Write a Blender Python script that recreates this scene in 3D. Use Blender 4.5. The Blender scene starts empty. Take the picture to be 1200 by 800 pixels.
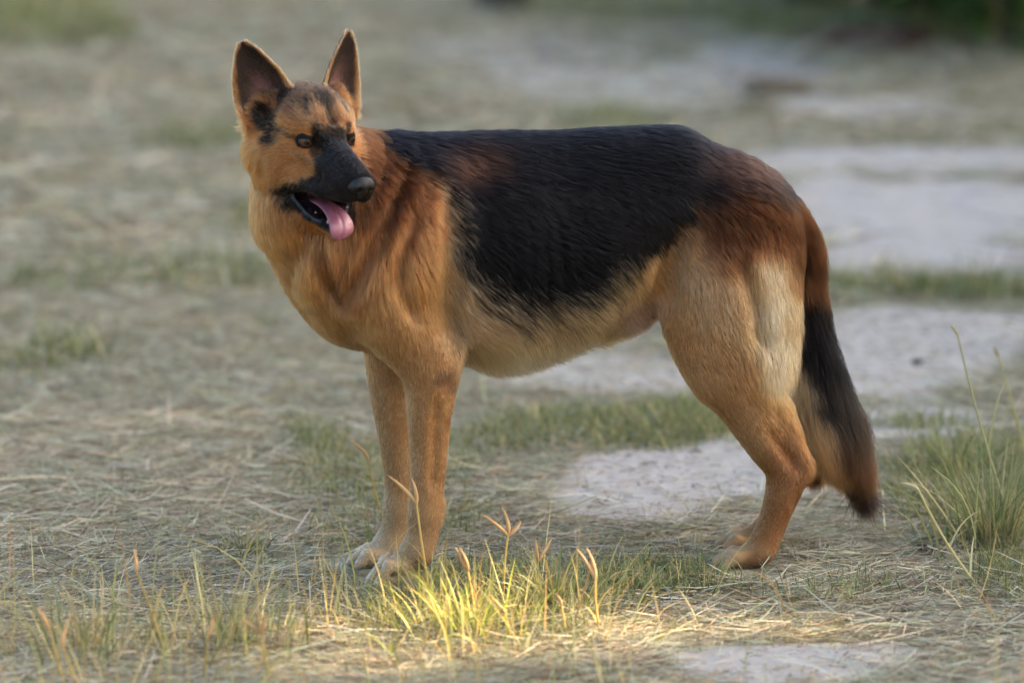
import bpy, math, random, os
import numpy as np
from mathutils import Vector, kdtree

# ------------------------------------------------------------------ camera, sky, sun, exposure
S = bpy.context.scene
COL = S.collection
PX = 1.47 / 1200.0            # metres per photograph pixel at the dog's distance
PITCH = math.radians(10.0)
CP, SP = math.cos(PITCH), math.sin(PITCH)
DIST = 8.0
ZC = 0.336                    # height of the point the camera looks at
CAM = np.array([0.0, -DIST * CP, ZC + DIST * SP])

cam_d = bpy.data.cameras.new("camera")
cam = bpy.data.objects.new("camera", cam_d)
COL.objects.link(cam)
cam.location = CAM
cam.rotation_euler = (math.pi / 2 - PITCH, 0, 0)
cam_d.sensor_width = 36.0
cam_d.lens = 36.0 * DIST / 1.47
cam_d.clip_end = 2000
cam_d.dof.use_dof = True
cam_d.dof.focus_distance = DIST - 0.04
cam_d.dof.aperture_fstop = 2.8
S.camera = cam

SUN_EL = math.radians(24)
SUN_AZ = math.radians(84)     # from +Y towards +X: from the right, a little behind the dog
SUN_DIR = np.array([math.sin(SUN_AZ) * math.cos(SUN_EL), math.cos(SUN_AZ) * math.cos(SUN_EL), math.sin(SUN_EL)])
W = bpy.data.worlds.new("World")
S.world = W
W.use_nodes = True
nt = W.node_tree
bg = nt.nodes["Background"]
sky = nt.nodes.new("ShaderNodeTexSky")
sky.sky_type = 'NISHITA'
sky.sun_disc = False
sky.sun_elevation = SUN_EL
sky.sun_rotation = SUN_AZ
sky.altitude = 0
sky.air_density = 1.0
sky.dust_density = 6.0
sky.ozone_density = 1.0
nt.links.new(sky.outputs[0], bg.inputs[0])
bg.inputs[1].default_value = 0.12
sun_d = bpy.data.lights.new("sun", 'SUN')
sun_d.energy = 3.8
sun_d.angle = math.radians(0.5)
sun_d.color = (1.0, 0.76, 0.48)
sun = bpy.data.objects.new("sun", sun_d)
COL.objects.link(sun)
sun.rotation_euler = Vector(SUN_DIR).to_track_quat('Z', 'Y').to_euler()
S.view_settings.view_transform = 'Standard'
S.view_settings.look = 'None'
S.view_settings.exposure = 2.68
S.view_settings.gamma = 1.0
S.cycles.max_bounces = 12
S.cycles.diffuse_bounces = 3
S.cycles.glossy_bounces = 4
S.cycles.transmission_bounces = 8
S.cycles.transparent_max_bounces = 8
S.cycles.caustics_reflective = False
S.cycles.caustics_refractive = False

rng = np.random.default_rng(7)
random.seed(7)

# ------------------------------------------------------------------ helpers
def P(px, py, Y):
    """world point seen at photograph pixel (px, py) on the plane at depth Y"""
    d = np.array([(px - 600) * PX, 0, 0]) + np.array([0, DIST * CP, -DIST * SP]) + np.array([0, SP, CP]) * ((400 - py) * PX)
    t = (Y - CAM[1]) / d[1]
    return CAM + d * t

def G(px, py, z=0.0):
    """world ground point seen at photograph pixel (px, py)"""
    d = np.array([(px - 600) * PX, 0, 0]) + np.array([0, DIST * CP, -DIST * SP]) + np.array([0, SP, CP]) * ((400 - py) * PX)
    t = (z - CAM[2]) / d[2]
    return CAM + d * t

def to_px(p):
    v = p - CAM
    dep = v[..., 1] * CP - v[..., 2] * SP
    up = v[..., 1] * SP + v[..., 2] * CP
    return 600 + v[..., 0] / dep * DIST / PX, 400 - up / dep * DIST / PX

def hash2(ix, iy, seed):
    h = (ix.astype(np.int64) * 374761393 + iy.astype(np.int64) * 668265263 + seed * 974634777) & 0xffffffff
    h = ((h ^ (h >> 13)) * 1274126177) & 0xffffffff
    h = h ^ (h >> 16)
    return (h & 0xffff).astype(np.float32) / 65535.0

def vnoise(x, y, seed=0):
    ix, iy = np.floor(x), np.floor(y)
    fx, fy = x - ix, y - iy
    fx = fx * fx * (3 - 2 * fx); fy = fy * fy * (3 - 2 * fy)
    a = hash2(ix, iy, seed); b = hash2(ix + 1, iy, seed); c = hash2(ix, iy + 1, seed); d = hash2(ix + 1, iy + 1, seed)
    return (a * (1 - fx) + b * fx) * (1 - fy) + (c * (1 - fx) + d * fx) * fy

def fbm(x, y, seed=0, octv=4):
    s = 0; a = 0.5; t = 0
    for o in range(octv):
        s = s + a * vnoise(x, y, seed + o * 17); t += a
        x = x * 2.03 + 11.3; y = y * 2.03 + 5.7; a *= 0.5
    return s / t

def sstep(a, b, x):
    t = np.clip((x - a) / (b - a), 0, 1)
    return t * t * (3 - 2 * t)

def tag(o, label=None, cat=None, group=None, kind=None):
    if label: o["label"] = label
    if cat: o["category"] = cat
    if group: o["group"] = group
    if kind: o["kind"] = kind
    return o

def mesh_obj(name, verts, faces, mat=None, parent=None, smooth=True, loc=None):
    me = bpy.data.meshes.new(name)
    verts = np.asarray(verts, np.float32); faces = np.asarray(faces, np.int32)
    n = faces.shape[1]
    me.vertices.add(len(verts)); me.vertices.foreach_set("co", verts.ravel())
    me.loops.add(faces.size); me.loops.foreach_set("vertex_index", faces.ravel())
    me.polygons.add(len(faces))
    me.polygons.foreach_set("loop_start", np.arange(0, faces.size, n, dtype=np.int32))
    me.update(calc_edges=True)
    if smooth: me.polygons.foreach_set("use_smooth", np.ones(len(faces), bool))
    o = bpy.data.objects.new(name, me)
    COL.objects.link(o)
    if mat: me.materials.append(mat)
    if loc is not None: o.location = loc
    if parent:
        o.parent = parent
    return o

def color_attr(o, cols, name="tint"):
    a = o.data.attributes.new(name, 'FLOAT_COLOR', 'POINT')
    c = np.ones((len(cols), 4), np.float32); c[:, :3] = cols
    a.data.foreach_set("color", c.ravel())

def float_attr(o, v, name):
    a = o.data.attributes.new(name, 'FLOAT', 'POINT')
    a.data.foreach_set("value", np.asarray(v, np.float32))

class NT:
    """small wrapper round a material's node tree"""
    def __init__(s, name):
        s.m = bpy.data.materials.new(name); s.m.use_nodes = True
        s.t = s.m.node_tree; s.t.nodes.clear()
        s.out = s.n("ShaderNodeOutputMaterial")
    def n(s, typ, **kw):
        nd = s.t.nodes.new(typ)
        for k, v in kw.items():
            if k.startswith("i_"):
                k = k[2:].replace("_", " ")
                nd.inputs[int(k) if k.isdigit() else k].default_value = v
            else: setattr(nd, k, v)
        return nd
    def l(s, a, b): s.t.links.new(a, b)
    def attr(s, name):
        return s.n("ShaderNodeAttribute", attribute_name=name)
    def noise(s, scale, detail=4, vec=None, rough=0.55):
        nd = s.n("ShaderNodeTexNoise"); nd.inputs["Scale"].default_value = scale
        nd.inputs["Detail"].default_value = detail; nd.inputs["Roughness"].default_value = rough
        if vec is None:
            vec = s.n("ShaderNodeTexCoord").outputs["Object"]
        s.l(vec, nd.inputs["Vector"])
        return nd
    def ramp(s, fac, stops):
        r = s.n("ShaderNodeValToRGB"); e = r.color_ramp.elements
        while len(e) < len(stops): e.new(0.5)
        for k, (p, c) in enumerate(stops):
            e[k].position = p; e[k].color = (c[0], c[1], c[2], 1) if not np.isscalar(c) else (c, c, c, 1)
        s.l(fac, r.inputs[0]); return r.outputs[0]
    def mix(s, fac, a, b, mode='MIX'):
        m = s.n("ShaderNodeMix", data_type='RGBA', blend_type=mode)
        for sock, v in ((0, fac), (6, a), (7, b)):
            if hasattr(v, "is_linked"): s.l(v, m.inputs[sock])
            elif np.isscalar(v): m.inputs[sock].default_value = v
            else: m.inputs[sock].default_value = (v[0], v[1], v[2], 1)
        return m.outputs[2]
    def math(s, op, a, b=0.0):
        m = s.n("ShaderNodeMath", operation=op)
        for k, v in ((0, a), (1, b)):
            if hasattr(v, "is_linked"): s.l(v, m.inputs[k])
            else: m.inputs[k].default_value = v
        return m.outputs[0]

def plain_mat(name, col, rough=0.5, spec=0.5, coat=0.0, bump=0.0, bscale=200, var=0.15, sss=0.0, vscale=60):
    t = NT(name)
    b = t.n("ShaderNodeBsdfPrincipled")
    nz = t.noise(vscale, 3)
    lo = [c * (1 - var) for c in col]; hi = [min(1, c * (1 + var)) for c in col]
    c = t.ramp(nz.outputs[0], [(0.3, lo), (0.7, hi)])
    t.l(c, b.inputs["Base Color"])
    b.inputs["Roughness"].default_value = rough
    b.inputs["Specular IOR Level"].default_value = spec
    b.inputs["Coat Weight"].default_value = coat
    b.inputs["Coat Roughness"].default_value = 0.1
    if sss:
        b.inputs["Subsurface Weight"].default_value = sss
        b.inputs["Subsurface Radius"].default_value = (0.01, 0.004, 0.002)
        b.inputs["Subsurface Scale"].default_value = 0.5
    if bump:
        bn = t.n("ShaderNodeBump"); bn.inputs["Strength"].default_value = bump; bn.inputs["Distance"].default_value = 0.001
        t.l(t.noise(bscale, 2).outputs[0], bn.inputs["Height"]); t.l(bn.outputs[0], b.inputs["Normal"])
    t.l(b.outputs[0], t.out.inputs[0])
    return t.m

def ground_z(x, y):
    z = 0.016 * (fbm(x * 1.1 + 3, y * 1.1, 3, 3) - 0.5) * 2
    z = z + 0.006 * (fbm(x * 9, y * 9, 5, 3) - 0.5) * 2
    near = np.exp(-((x - 0.05) ** 2 / 0.5 + (y - 0.02) ** 2 / 0.06))
    z = z * (1 - 0.9 * near)
    z = z + 0.006 * np.exp(-((x - 0.33) ** 2 + (y - 0.01) ** 2) / 0.012)
    far = sstep(12, 60, np.hypot(x, y))
    return z + far * 0.5 * (fbm(x * 0.03, y * 0.03, 9, 2) - 0.5)
# ------------------------------------------------------------------ the dog: one implicit body meshed as a single surface
def Ymid(px): return -0.02 + (px - 475) / 395.0 * 0.115

class Grid:
    def __init__(s, xs, ys, zs):
        s.x, s.y, s.z = [np.asarray(a, np.float32) for a in (xs, ys, zs)]
        s.v = np.full((len(xs), len(ys), len(zs)), 0.5, np.float32)
    def box(s, lo, hi):
        r = []
        for a, l, h in zip((s.x, s.y, s.z), lo, hi):
            i, j = np.searchsorted(a, l), np.searchsorted(a, h)
            r.append(slice(max(0, i), max(min(len(a), j), i + 1)))
        return tuple(r)
    def pts(s, b):
        return s.x[b[0]][:, None, None], s.y[b[1]][None, :, None], s.z[b[2]][None, None, :]
    def add(s, b, d, k):
        v = s.v[b]
        h = np.maximum(k - np.abs(v - d), 0) / k
        s.v[b] = np.minimum(v, d) - h * h * k * 0.25
    def sub(s, b, d, k):
        v = s.v[b]; d = -d
        h = np.maximum(k - np.abs(v - d), 0) / k
        s.v[b] = np.maximum(v, d) + h * h * k * 0.25

def d_cap(q, a, ra, b, rb, ky=1.0):
    """tapered capsule; ky > 1 makes it narrower sideways"""
    x, y, z = q
    ab = b - a
    dx, dy, dz = x - a[0], y - a[1], z - a[2]
    L2 = ab[0] ** 2 + ab[2] ** 2 + (ab[1] * ky) ** 2 + 1e-9
    t = np.clip((dx * ab[0] + dy * ky * ab[1] * ky + dz * ab[2]) / L2, 0, 1)
    ex, ey, ez = dx - t * ab[0], (dy - t * ab[1]) * ky, dz - t * ab[2]
    return np.sqrt(ex * ex + ey * ey + ez * ez) - (ra + t * (rb - ra))

def d_ell(q, c, r):
    x, y, z = [(u - v) / w for u, v, w in zip(q, c, r)]
    n = np.sqrt(x * x + y * y + z * z)
    return (n - 1) * min(r)

def cap(g, a, ra, b, rb, k=0.02, ky=1.0, sub=False):
    m = max(k, 0.02) + 0.01
    r = max(ra, rb)
    lo = np.minimum(a - ra, b - rb) - m; hi = np.maximum(a + ra, b + rb) + m
    bx = g.box(lo, hi)
    d = d_cap(g.pts(bx), a, ra, b, rb, ky)
    (g.sub if sub else g.add)(bx, d, k)

def crom(A, t):
    """Catmull-Rom through the rows of A"""
    A = np.asarray(A, float); i = np.clip(np.floor(t).astype(int), 0, len(A) - 2); f = t - i
    f = f[:, None] if A.ndim == 2 else f
    p0, p1, p2, p3 = A[np.maximum(i - 1, 0)], A[i], A[i + 1], A[np.minimum(i + 2, len(A) - 1)]
    return .5 * (2 * p1 + (p2 - p0) * f + (2 * p0 - 5 * p1 + 4 * p2 - p3) * f * f + (3 * p1 - p0 - 3 * p2 + p3) * f ** 3)

def chain(g, pts, k=0.02, ky=1.0, sub=4):
    """pts: (px, py, Y, radius in px[, ky]); a smooth swept limb blended into the body"""
    A = np.array([list(P(p[0], p[1], p[2])) + [p[3] * PX, p[4] if len(p) > 4 else ky] for p in pts])
    if len(A) > 2: A = crom(A, np.linspace(0, len(A) - 1, (len(A) - 1) * sub + 1))
    else: A = A[0] + (A[1] - A[0]) * np.linspace(0, 1, 3)[:, None]
    m = max(k, .02) + .012
    lo = (A[:, :3] - A[:, 3:4]).min(0) - m; hi = (A[:, :3] + A[:, 3:4]).max(0) + m
    bx = g.box(lo, hi)
    x0, y0, z0 = bx[0].start, bx[1].start, bx[2].start
    D = np.full(g.v[bx].shape, .5, np.float32)
    for u, v in zip(A[:-1], A[1:]):
        l2 = np.minimum(u[:3] - u[3], v[:3] - v[3]) - m; h2 = np.maximum(u[:3] + u[3], v[:3] + v[3]) + m
        b2 = g.box(l2, h2)
        d = d_cap(g.pts(b2), u[:3], u[3], v[:3], v[3], (u[4] + v[4]) / 2)
        sl = (slice(b2[0].start - x0, b2[0].stop - x0), slice(b2[1].start - y0, b2[1].stop - y0), slice(b2[2].start - z0, b2[2].stop - z0))
        D[sl] = np.minimum(D[sl], d)
    g.add(bx, D, k)

# head frame -------------------------------------------------------
H_YAW, H_PIT, H_ROLL = math.radians(29), math.radians(13), math.radians(-1.5)
_f = np.array([math.sin(H_YAW) * math.cos(H_PIT), -math.cos(H_YAW) * math.cos(H_PIT), -math.sin(H_PIT)])
_r = np.array([math.cos(H_YAW), math.sin(H_YAW), 0.0])
_u = np.cross(_f, _r)
_r, _u = _r * math.cos(H_ROLL) + _u * math.sin(H_ROLL), _u * math.cos(H_ROLL) - _r * math.sin(H_ROLL)
HEAD = np.stack([_f, _r, _u])          # rows: forward, dog's left, up
HO = P(386, 165, -0.175)
def h2w(p): return HO + (np.asarray(p) * 0.01) @ HEAD
def w2h(p): return ((p - HO) @ HEAD.T) * 100.0

class HeadGrid:
    """the same grid addressed in head centimetres"""
    def __init__(s, g): s.g = g; s.log = []
    def run(s, lo, hi, fn, k, sub=False):
        if not sub: s.log.append(fn)
        c = np.array([[x, y, z] for x in (lo[0], hi[0]) for y in (lo[1], hi[1]) for z in (lo[2], hi[2])])
        w = h2w(c); m = 0.006
        bx = s.g.box(w.min(0) - m, w.max(0) + m)
        x, y, z = s.g.pts(bx)
        x, y, z = x - HO[0], y - HO[1], z - HO[2]
        q = [100 * (x * a[0] + y * a[1] + z * a[2]) for a in HEAD]
        d = fn(q) * 0.01
        (s.g.sub if sub else s.g.add)(bx, d.astype(np.float32), k * 0.01)
    def cap(s, a, ra, b, rb, k=1.0, ky=1.0, sub=False):
        a, b = np.array(a, float), np.array(b, float); m = max(k, 1.0) + .5
        s.run(np.minimum(a - ra, b - rb) - m, np.maximum(a + ra, b + rb) + m, lambda q: d_cap(q, a, ra, b, rb, ky), k, sub)
    def cap2(s, a, ra, b, rb, k=1.0, ky=1.0, sub=False):
        for sg in (1, -1):
            s.cap((a[0], a[1] * sg, a[2]), ra, (b[0], b[1] * sg, b[2]), rb, k, ky, sub)
    def ell(s, c, r, k=1.0, sub=False):
        c = np.array(c, float); r = np.array(r, float); m = max(k, 1.0) + .5
        s.run(c - r - m, c + r + m, lambda q: d_ell(q, c, r), k, sub)
    def ell2(s, c, r, k=1.0, sub=False):
        for sg in (1, -1): s.ell((c[0], c[1] * sg, c[2]), r, k, sub)

# ears: curved shells, given by base, tip, facing direction (head cm)
EARS = []
for sg, base, tip in ((1, (-10.2, 5.4, 2.2), (-13.2, 8.1, 11.3)), (-1, (-10.2, -4.9, 1.7), (-13.4, -8.4, 10.2))):
    base = np.array(base); tip = np.array(tip)
    ax = tip - base; L = np.linalg.norm(ax); ax /= L
    face = np.array([0.94, 0.34 * sg, -0.05]); face -= ax * (face @ ax); face /= np.linalg.norm(face)
    side = np.cross(ax, face); side *= np.sign(side[1] * sg)      # outward
    EARS.append((base, ax, face, side, L, sg))
EAR_T = np.array([-0.05, 0.0, 0.15, 0.32, 0.5, 0.68, 0.82, 0.93, 1.0])
EAR_W = np.array([3.9, 4.1, 4.2, 3.95, 3.4, 2.6, 1.85, 1.2, 0.7])
def ear_coords(q, e):
    base, ax, face, side, L, sg = e
    d = [q[k] - base[k] for k in range(3)]
    t = sum(d[k] * ax[k] for k in range(3)) / L
    s_ = sum(d[k] * side[k] for k in range(3))
    n_ = sum(d[k] * face[k] for k in range(3))
    return t, s_, n_
def ear_sdf(q, e):
    t, s_, n_ = ear_coords(q, e)
    w = np.interp(t, EAR_T, EAR_W).astype(np.float32)
    u = s_ / np.maximum(w, 0.3)
    cup = (1.55 * (1 - t) + 0.45) * (np.minimum(u * u, 2.0) - 0.35)
    th = 0.30 + 0.75 * np.exp(-np.maximum(t, 0) / 0.12) * 0.6
    a = np.abs(n_ - cup) - th
    a = a / np.sqrt(1 + (2 * u * 1.2 / np.maximum(w, 1)) ** 2)
    b = np.abs(s_) - w
    c = np.maximum((t - 1.0), (-0.15 - t)) * e[4]
    k = 0.35
    m = np.maximum(a, b) + np.maximum(k - np.abs(a - b), 0) ** 2 / (4 * k)
    return np.maximum(m, c)

def axis(segs):
    """piecewise spacing: (start, step) ... (end, None)"""
    out = []
    for (a, st), (b, _) in zip(segs[:-1], segs[1:]):
        n = max(1, int(round((b - a) / st)))
        out += list(np.linspace(a, b, n, endpoint=False))
    out.append(segs[-1][0])
    return np.array(out, np.float32)

hx0, hx1 = P(270, 0, -0.1)[0], P(455, 0, -0.1)[0]
hz0, hz1 = P(0, 292, -0.1)[2], P(0, 22, -0.15)[2]
FINE = 0.0017
xs = axis([(hx0, FINE), (hx1, 0.0036), (P(1000, 0, 0)[0] + 0.05, None)])
ys = axis([(-0.315, FINE), (-0.02, 0.0034), (0.26, None)])
zs = axis([(-0.03, 0.0034), (hz0, FINE), (hz1 + 0.02, None)])
g = Grid(xs, ys, zs)

M_ = Ymid
# torso, chest, rump (photo px; last number narrows the section sideways)
chain(g, [(445, 300, M_(445), 106, 1.25), (505, 297, M_(505), 122, 1.32), (570, 295, M_(570), 126, 1.33), (645, 283, M_(645), 112, 1.25),
          (715, 265, M_(715), 100, 1.22), (785, 257, M_(785), 94, 1.22), (838, 260, M_(838), 85, 1.15), (874, 270, M_(874), 66, 1.05), (896, 276, M_(896), 46, 1.0)], k=0.03)
chain(g, [(436, 345, M_(436), 44, 1.0), (470, 368, M_(470), 44, 0.95), (525, 384, M_(525), 34, 1.0), (600, 376, M_(600), 34, 0.85), (680, 346, M_(680), 34, 0.9), (760, 322, M_(760), 32, 1.0)], k=0.03)
# withers
chain(g, [(470, 205, M_(470), 38, 1.3), (540, 200, M_(540), 34, 1.1), (640, 195, M_(640), 34, 1.0), (780, 190, M_(780), 34, 0.9)], k=0.05)
# neck
chain(g, [(458, 266, M_(458) - .01, 90, 1.1), (408, 240, -.045, 84, 1.05), (368, 200, -.085, 68, 1.0), (356, 170, -.10, 55, 1.0)], k=0.05)
chain(g, [(402, 362, -.045, 16, 0.7), (364, 310, -.075, 22, 0.8), (336, 256, -.10, 32, 0.9)], k=0.05)
# folds of the ruff on the turned neck
chain(g, [(462, 196, -.062, 18), (452, 232, -.102, 23), (432, 285, -.122, 25), (402, 338, -.115, 22), (384, 362, -.09, 14)], k=0.022)
chain(g, [(398, 262, -.128, 22), (378, 302, -.126, 24), (368, 335, -.11, 18)], k=0.02)
for sg, nm in ((-1, 'near'), (1, 'far')):
    dy = 0.0
    # shoulder blade and upper arm
    chain(g, [(500, 225, M_(500) + sg * .052, 30, 1.5), (474, 300, M_(474) + sg * .080, 48, 1.5), (456, 348, M_(456) + sg * .084, 48, 1.45), (494, 408, M_(494) + sg * .080, 38, 1.25)], k=0.032)
# near foreleg
nf = -0.095
chain(g, [(478, 385, nf + .01, 42, 1.3), (500, 418, nf, 36, 1.2), (503, 450, nf, 29, 1.12), (503, 490, nf, 25, 1.1), (502, 540, nf, 21, 1.05), (500, 575, nf, 19.5, 1.0),
          (498, 600, nf, 20.5, 1.0), (496, 622, nf, 18.5, 1.05), (489, 645, nf - .002, 19, 1.0)], k=0.014)
chain(g, [(518, 400, nf + .005, 22), (521, 436, nf, 12), (514, 470, nf, 10)], k=0.02)       # elbow point
chain(g, [(513, 590, nf, 8), (511, 606, nf, 7)], k=0.012)                                    # carpal pad
chain(g, [(489, 648, nf, 17, .95), (470, 658, nf - .004, 12.5, .85)], k=0.010)               # paw
# far foreleg
ff = 0.037
chain(g, [(462, 375, ff - .005, 38, 1.35), (457, 412, ff, 30, 1.25), (455, 450, ff, 23, 1.1), (460, 495, ff, 20, 1.05), (465, 540, ff, 17, 1.0), (467, 572, ff, 16.5, 1.0),
          (466, 596, ff, 18, 1.0), (463, 616, ff, 16.5), (457, 634, ff, 17)], k=0.014)
chain(g, [(456, 636, ff, 15, .95), (440, 645, ff - .004, 11.5, .85)], k=0.010)
def paw(px, py, Y, reach, spread, r, zg):
    """four toes fanned sideways from the middle of the paw, and the pad under it"""
    out = []
    c = P(px, py, Y); rm = r * PX
    for lat, ln in ((-1.5, 0.72), (-.5, 1.0), (.5, 0.98), (1.5, .70)):
        a = c + np.array([0.004, lat * spread * .7, 0.0])
        kn = np.array([c[0] - reach * .50 * ln, c[1] + lat * spread * 1.05, max(c[2] + .003, zg + .0150)])
        tp = np.array([c[0] - reach * ln, c[1] + lat * spread * 1.28, zg + rm * .70])
        cap(g, a, rm * 1.0, kn, rm * .92, 0.003); cap(g, kn, rm * .92, tp, rm * .68, 0.002)
        out.append((tp, zg, rm))
    pb = np.array([c[0] + 0.012, c[1], zg + .010]); pa = np.array([c[0] - reach * .35, c[1], zg + .009])
    cap(g, pb, .0125, pa, .0115, 0.012, 0.6)
    return out
CLAWS = []
CLAWS += paw(470, 661, nf - .004, 0.046, .0148, 7.3, 0.0)
CLAWS += paw(443, 648, ff - .004, 0.041, .0142, 7.0, 0.0)
# near hind leg
nh = M_(860) - 0.088
chain(g, [(852, 276, M_(852) - .045, 78, 1.45), (850, 340, nh + .015, 70, 1.5), (856, 395, nh + .008, 62, 1.55), (868, 438, nh + .002, 49, 1.5), (882, 480, nh, 35, 1.35), (900, 520, nh, 25, 1.2),
          (917, 548, nh, 21.5, 1.15), (915, 580, nh, 19, 1.1), (904, 615, nh, 17.5, 1.05), (893, 640, nh, 18, 1.0)], k=0.022)
chain(g, [(912, 470, nh, 10), (932, 520, nh, 8.5), (944, 546, nh, 8.5), (934, 566, nh, 9)], k=0.014)   # Achilles tendon and heel
chain(g, [(808, 300, nh + .02, 36, 1.3), (806, 380, nh + .01, 26, 1.3), (836, 445, nh, 22, 1.3)], k=0.03)   # front of the thigh, knee
chain(g, [(900, 298, nh + .03, 32, 1.2), (902, 370, nh + .02, 29, 1.2), (904, 430, nh + .01, 18, 1.2)], k=0.03)   # back of the thigh
chain(g, [(890, 645, nh, 16.5, .95), (872, 651, nh - .003, 12, .85)], k=0.010)
CLAWS += paw(874, 651, nh - .003, 0.046, .0140, 7.3, 0.006)
# far hind leg
fh = M_(860) + 0.075
oy = -23
chain(g, [(852, 276, M_(852) + .045, 78, 1.45), (856, 340, fh - .015, 68, 1.5), (864, 395, fh - .008, 58, 1.55), (876, 430, fh - .002, 46, 1.5), (894, 466, fh, 33, 1.35), (916, 505, fh, 24, 1.2),
          (930, 532, fh, 20, 1.15), (927, 562, fh, 18, 1.1), (913, 597, fh, 16.5, 1.05), (897, 622, fh, 17, 1.0)], k=0.022)
chain(g, [(926, 455, fh, 10), (946, 505, fh, 8), (955, 530, fh, 8), (946, 552, fh, 8.5)], k=0.014)
chain(g, [(894, 627, fh, 16, .95), (868, 636, fh - .003, 12.5, .85)], k=0.012)
CLAWS += paw(874, 636, fh - .003, 0.042, .0132, 7.2, 0.0)
# tail
ty = M_(940)
chain(g, [(892, 246, ty - .012, 28), (918, 256, ty - .012, 23), (938, 288, ty - .012, 21), (942, 340, ty - .014, 20), (944, 400, ty - .018, 23), (950, 455, ty - .018, 28), (967, 504, ty - .014, 27), (988, 536, ty - .010, 16), (1006, 561, ty - .008, 4)], k=0.012)
# sheath
chain(g, [(700, 374, M_(700), 15, 1.0), (735, 366, M_(735), 22, 1.0), (760, 352, M_(760), 22, 1.0)], k=0.022)

# creases cut along the visible surface: folds of the neck ruff, shoulder, flank and thigh
def surf(px, py):
    Y = np.arange(-.30, .20, .002)
    q = np.array([P(px, py, y) for y in Y])
    i = [np.clip(np.searchsorted(a, q[:, k]), 0, len(a) - 1) for k, a in enumerate((g.x, g.y, g.z))]
    n = np.nonzero(g.v[i[0], i[1], i[2]] < 0)[0]
    return q[n[0]] if len(n) else None
def crease(pts, r, k=.012, depth=0.0):
    A = crom(np.array(pts, float), np.linspace(0, len(pts) - 1, (len(pts) - 1) * 4 + 1))
    W = [surf(*p) for p in A]
    W = [w + np.array([0, depth - .5 * r * PX, 0]) for w in W if w is not None]
    for n_, (u, v) in enumerate(zip(W[:-1], W[1:])):
        f = math.sin(math.pi * (n_ + .7) / (len(W) + .4)) ** .6
        cap(g, u, r * PX * f, v, r * PX * f, k, sub=True)
crease([(474, 188), (456, 250), (428, 308), (402, 352)], 12, .012)
crease([(374, 288), (380, 320), (396, 352)], 10, .010)
crease([(520, 222), (531, 290), (530, 350), (534, 410)], 8, .020)
crease([(487, 250), (470, 320), (486, 372)], 5, .016)
crease([(800, 268), (783, 315), (781, 352)], 8, .022)
crease([(868, 300), (884, 345), (893, 400)], 6, .018)
crease([(902, 505), (922, 530), (931, 545)], 4, .010)
crease([(512, 470), (511, 520), (508, 570)], 4, .010)
# head (cm in the head frame)
hg = HeadGrid(g)
hg.ell((-6.2, 0, 0.7), (7.0, 5.8, 5.0), 2.0)
hg.ell((-9.5, 0, -1.5), (5.0, 5.6, 5.5), 2.0)
hg.cap((-4.5, 0, 3.5), 1.6, (-0.2, 0, 1.2), 1.5, 2.4)
hg.cap2((-1.5, 2.3, 1.55), 1.35, (-4.5, 3.8, 2.0), 1.4, 1.1)      # brows
hg.cap2((-1.0, 3.5, -2.0), 1.1, (-6.0, 5.1, -2.2), 1.9, 1.2)     # cheek bones
hg.cap2((-5.5, 4.0, -5.0), 3.0, (-8.5, 4.6, -4.5), 3.2, 2.2)     # cheeks
hg.cap2((0.6, .55, -0.5), 1.6, (9.6, .55, -1.9), 1.15, 1.2)           # bridge of the muzzle
hg.cap2((0.0, 1.8, -2.9), 2.3, (8.5, 1.35, -3.4), 1.85, 1.0)
hg.cap2((-2.0, 3.0, -5.5), 2.0, (4.5, 2.4, -5.0), 1.6, 1.0)     # upper lips
hg.cap2((4.5, 2.4, -5.0), 1.6, (9.2, 1.1, -4.4), 1.35, 0.8)
hg.cap2((-4.2, 3.7, -7.4), 1.2, (-1.0, 3.2, -6.4), 1.0, 1.4)     # corner of the mouth
# lower jaw
hg.cap((-6.5, 0, -8.0), 2.9, (-1.0, 0, -10.4), 2.1, 1.6)
hg.cap2((-3.9, 3.3, -8.7), 0.85, (1.5, 2.5, -10.2), 0.75, 0.6)
hg.cap2((1.5, 2.5, -10.2), 0.75, (5.6, 0.9, -11.0), 0.75, 0.6)
hg.cap((-1.0, 0, -10.9), 1.7, (5.2, 0, -11.6), 1.0, 1.2)
# mouth opening
hg.cap2((-2.9, 2.7, -8.1), 0.75, (3.0, 2.0, -8.9), 1.25, 0.5, sub=True)
hg.cap((-1.5, 0, -8.4), 1.6, (7.0, 0, -8.6), 1.7, 0.5, sub=True)
hg.cap2((1.6, 3.0, -.8), .7, (0.2, 2.3, .4), .5, 1.2, sub=True)   # hollow at the inner corner of the eye
hg.cap2((1.0, 4.6, -3.6), .9, (4.5, 4.1, -3.6), .8, 1.6, sub=True)   # hollow of the cheek
hg.cap((-2.2, 0, 6.4), .5, (0.2, 0, 3.0), .5, 1.6, sub=True)       # furrow of the forehead
# eye sockets and lids
EYES = [np.array([-0.95, 3.25 * sg, -0.15]) for sg in (1, -1)]
ER = 1.16
for e in EYES:
    d = np.array([0.80, 0.58 * np.sign(e[1]), 0.10]); d /= np.linalg.norm(d)
    hg.cap(e - d * .1, 1.2, e + d * .12, 1.22, 0.5)
    sd = np.cross(d, (0, 0, 1)); sd /= np.linalg.norm(sd); up = np.cross(sd, d)
    for kk in np.linspace(-.85, .85, 7):
        r0 = .50 - .36 * (abs(kk) / .85) ** 1.7
        hg.cap(e + d * .65 + sd * kk - up * .13, r0, e + d * 1.7 + sd * kk * 1.1 - up * .13, r0 + .06, 0.10, sub=True)
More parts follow.
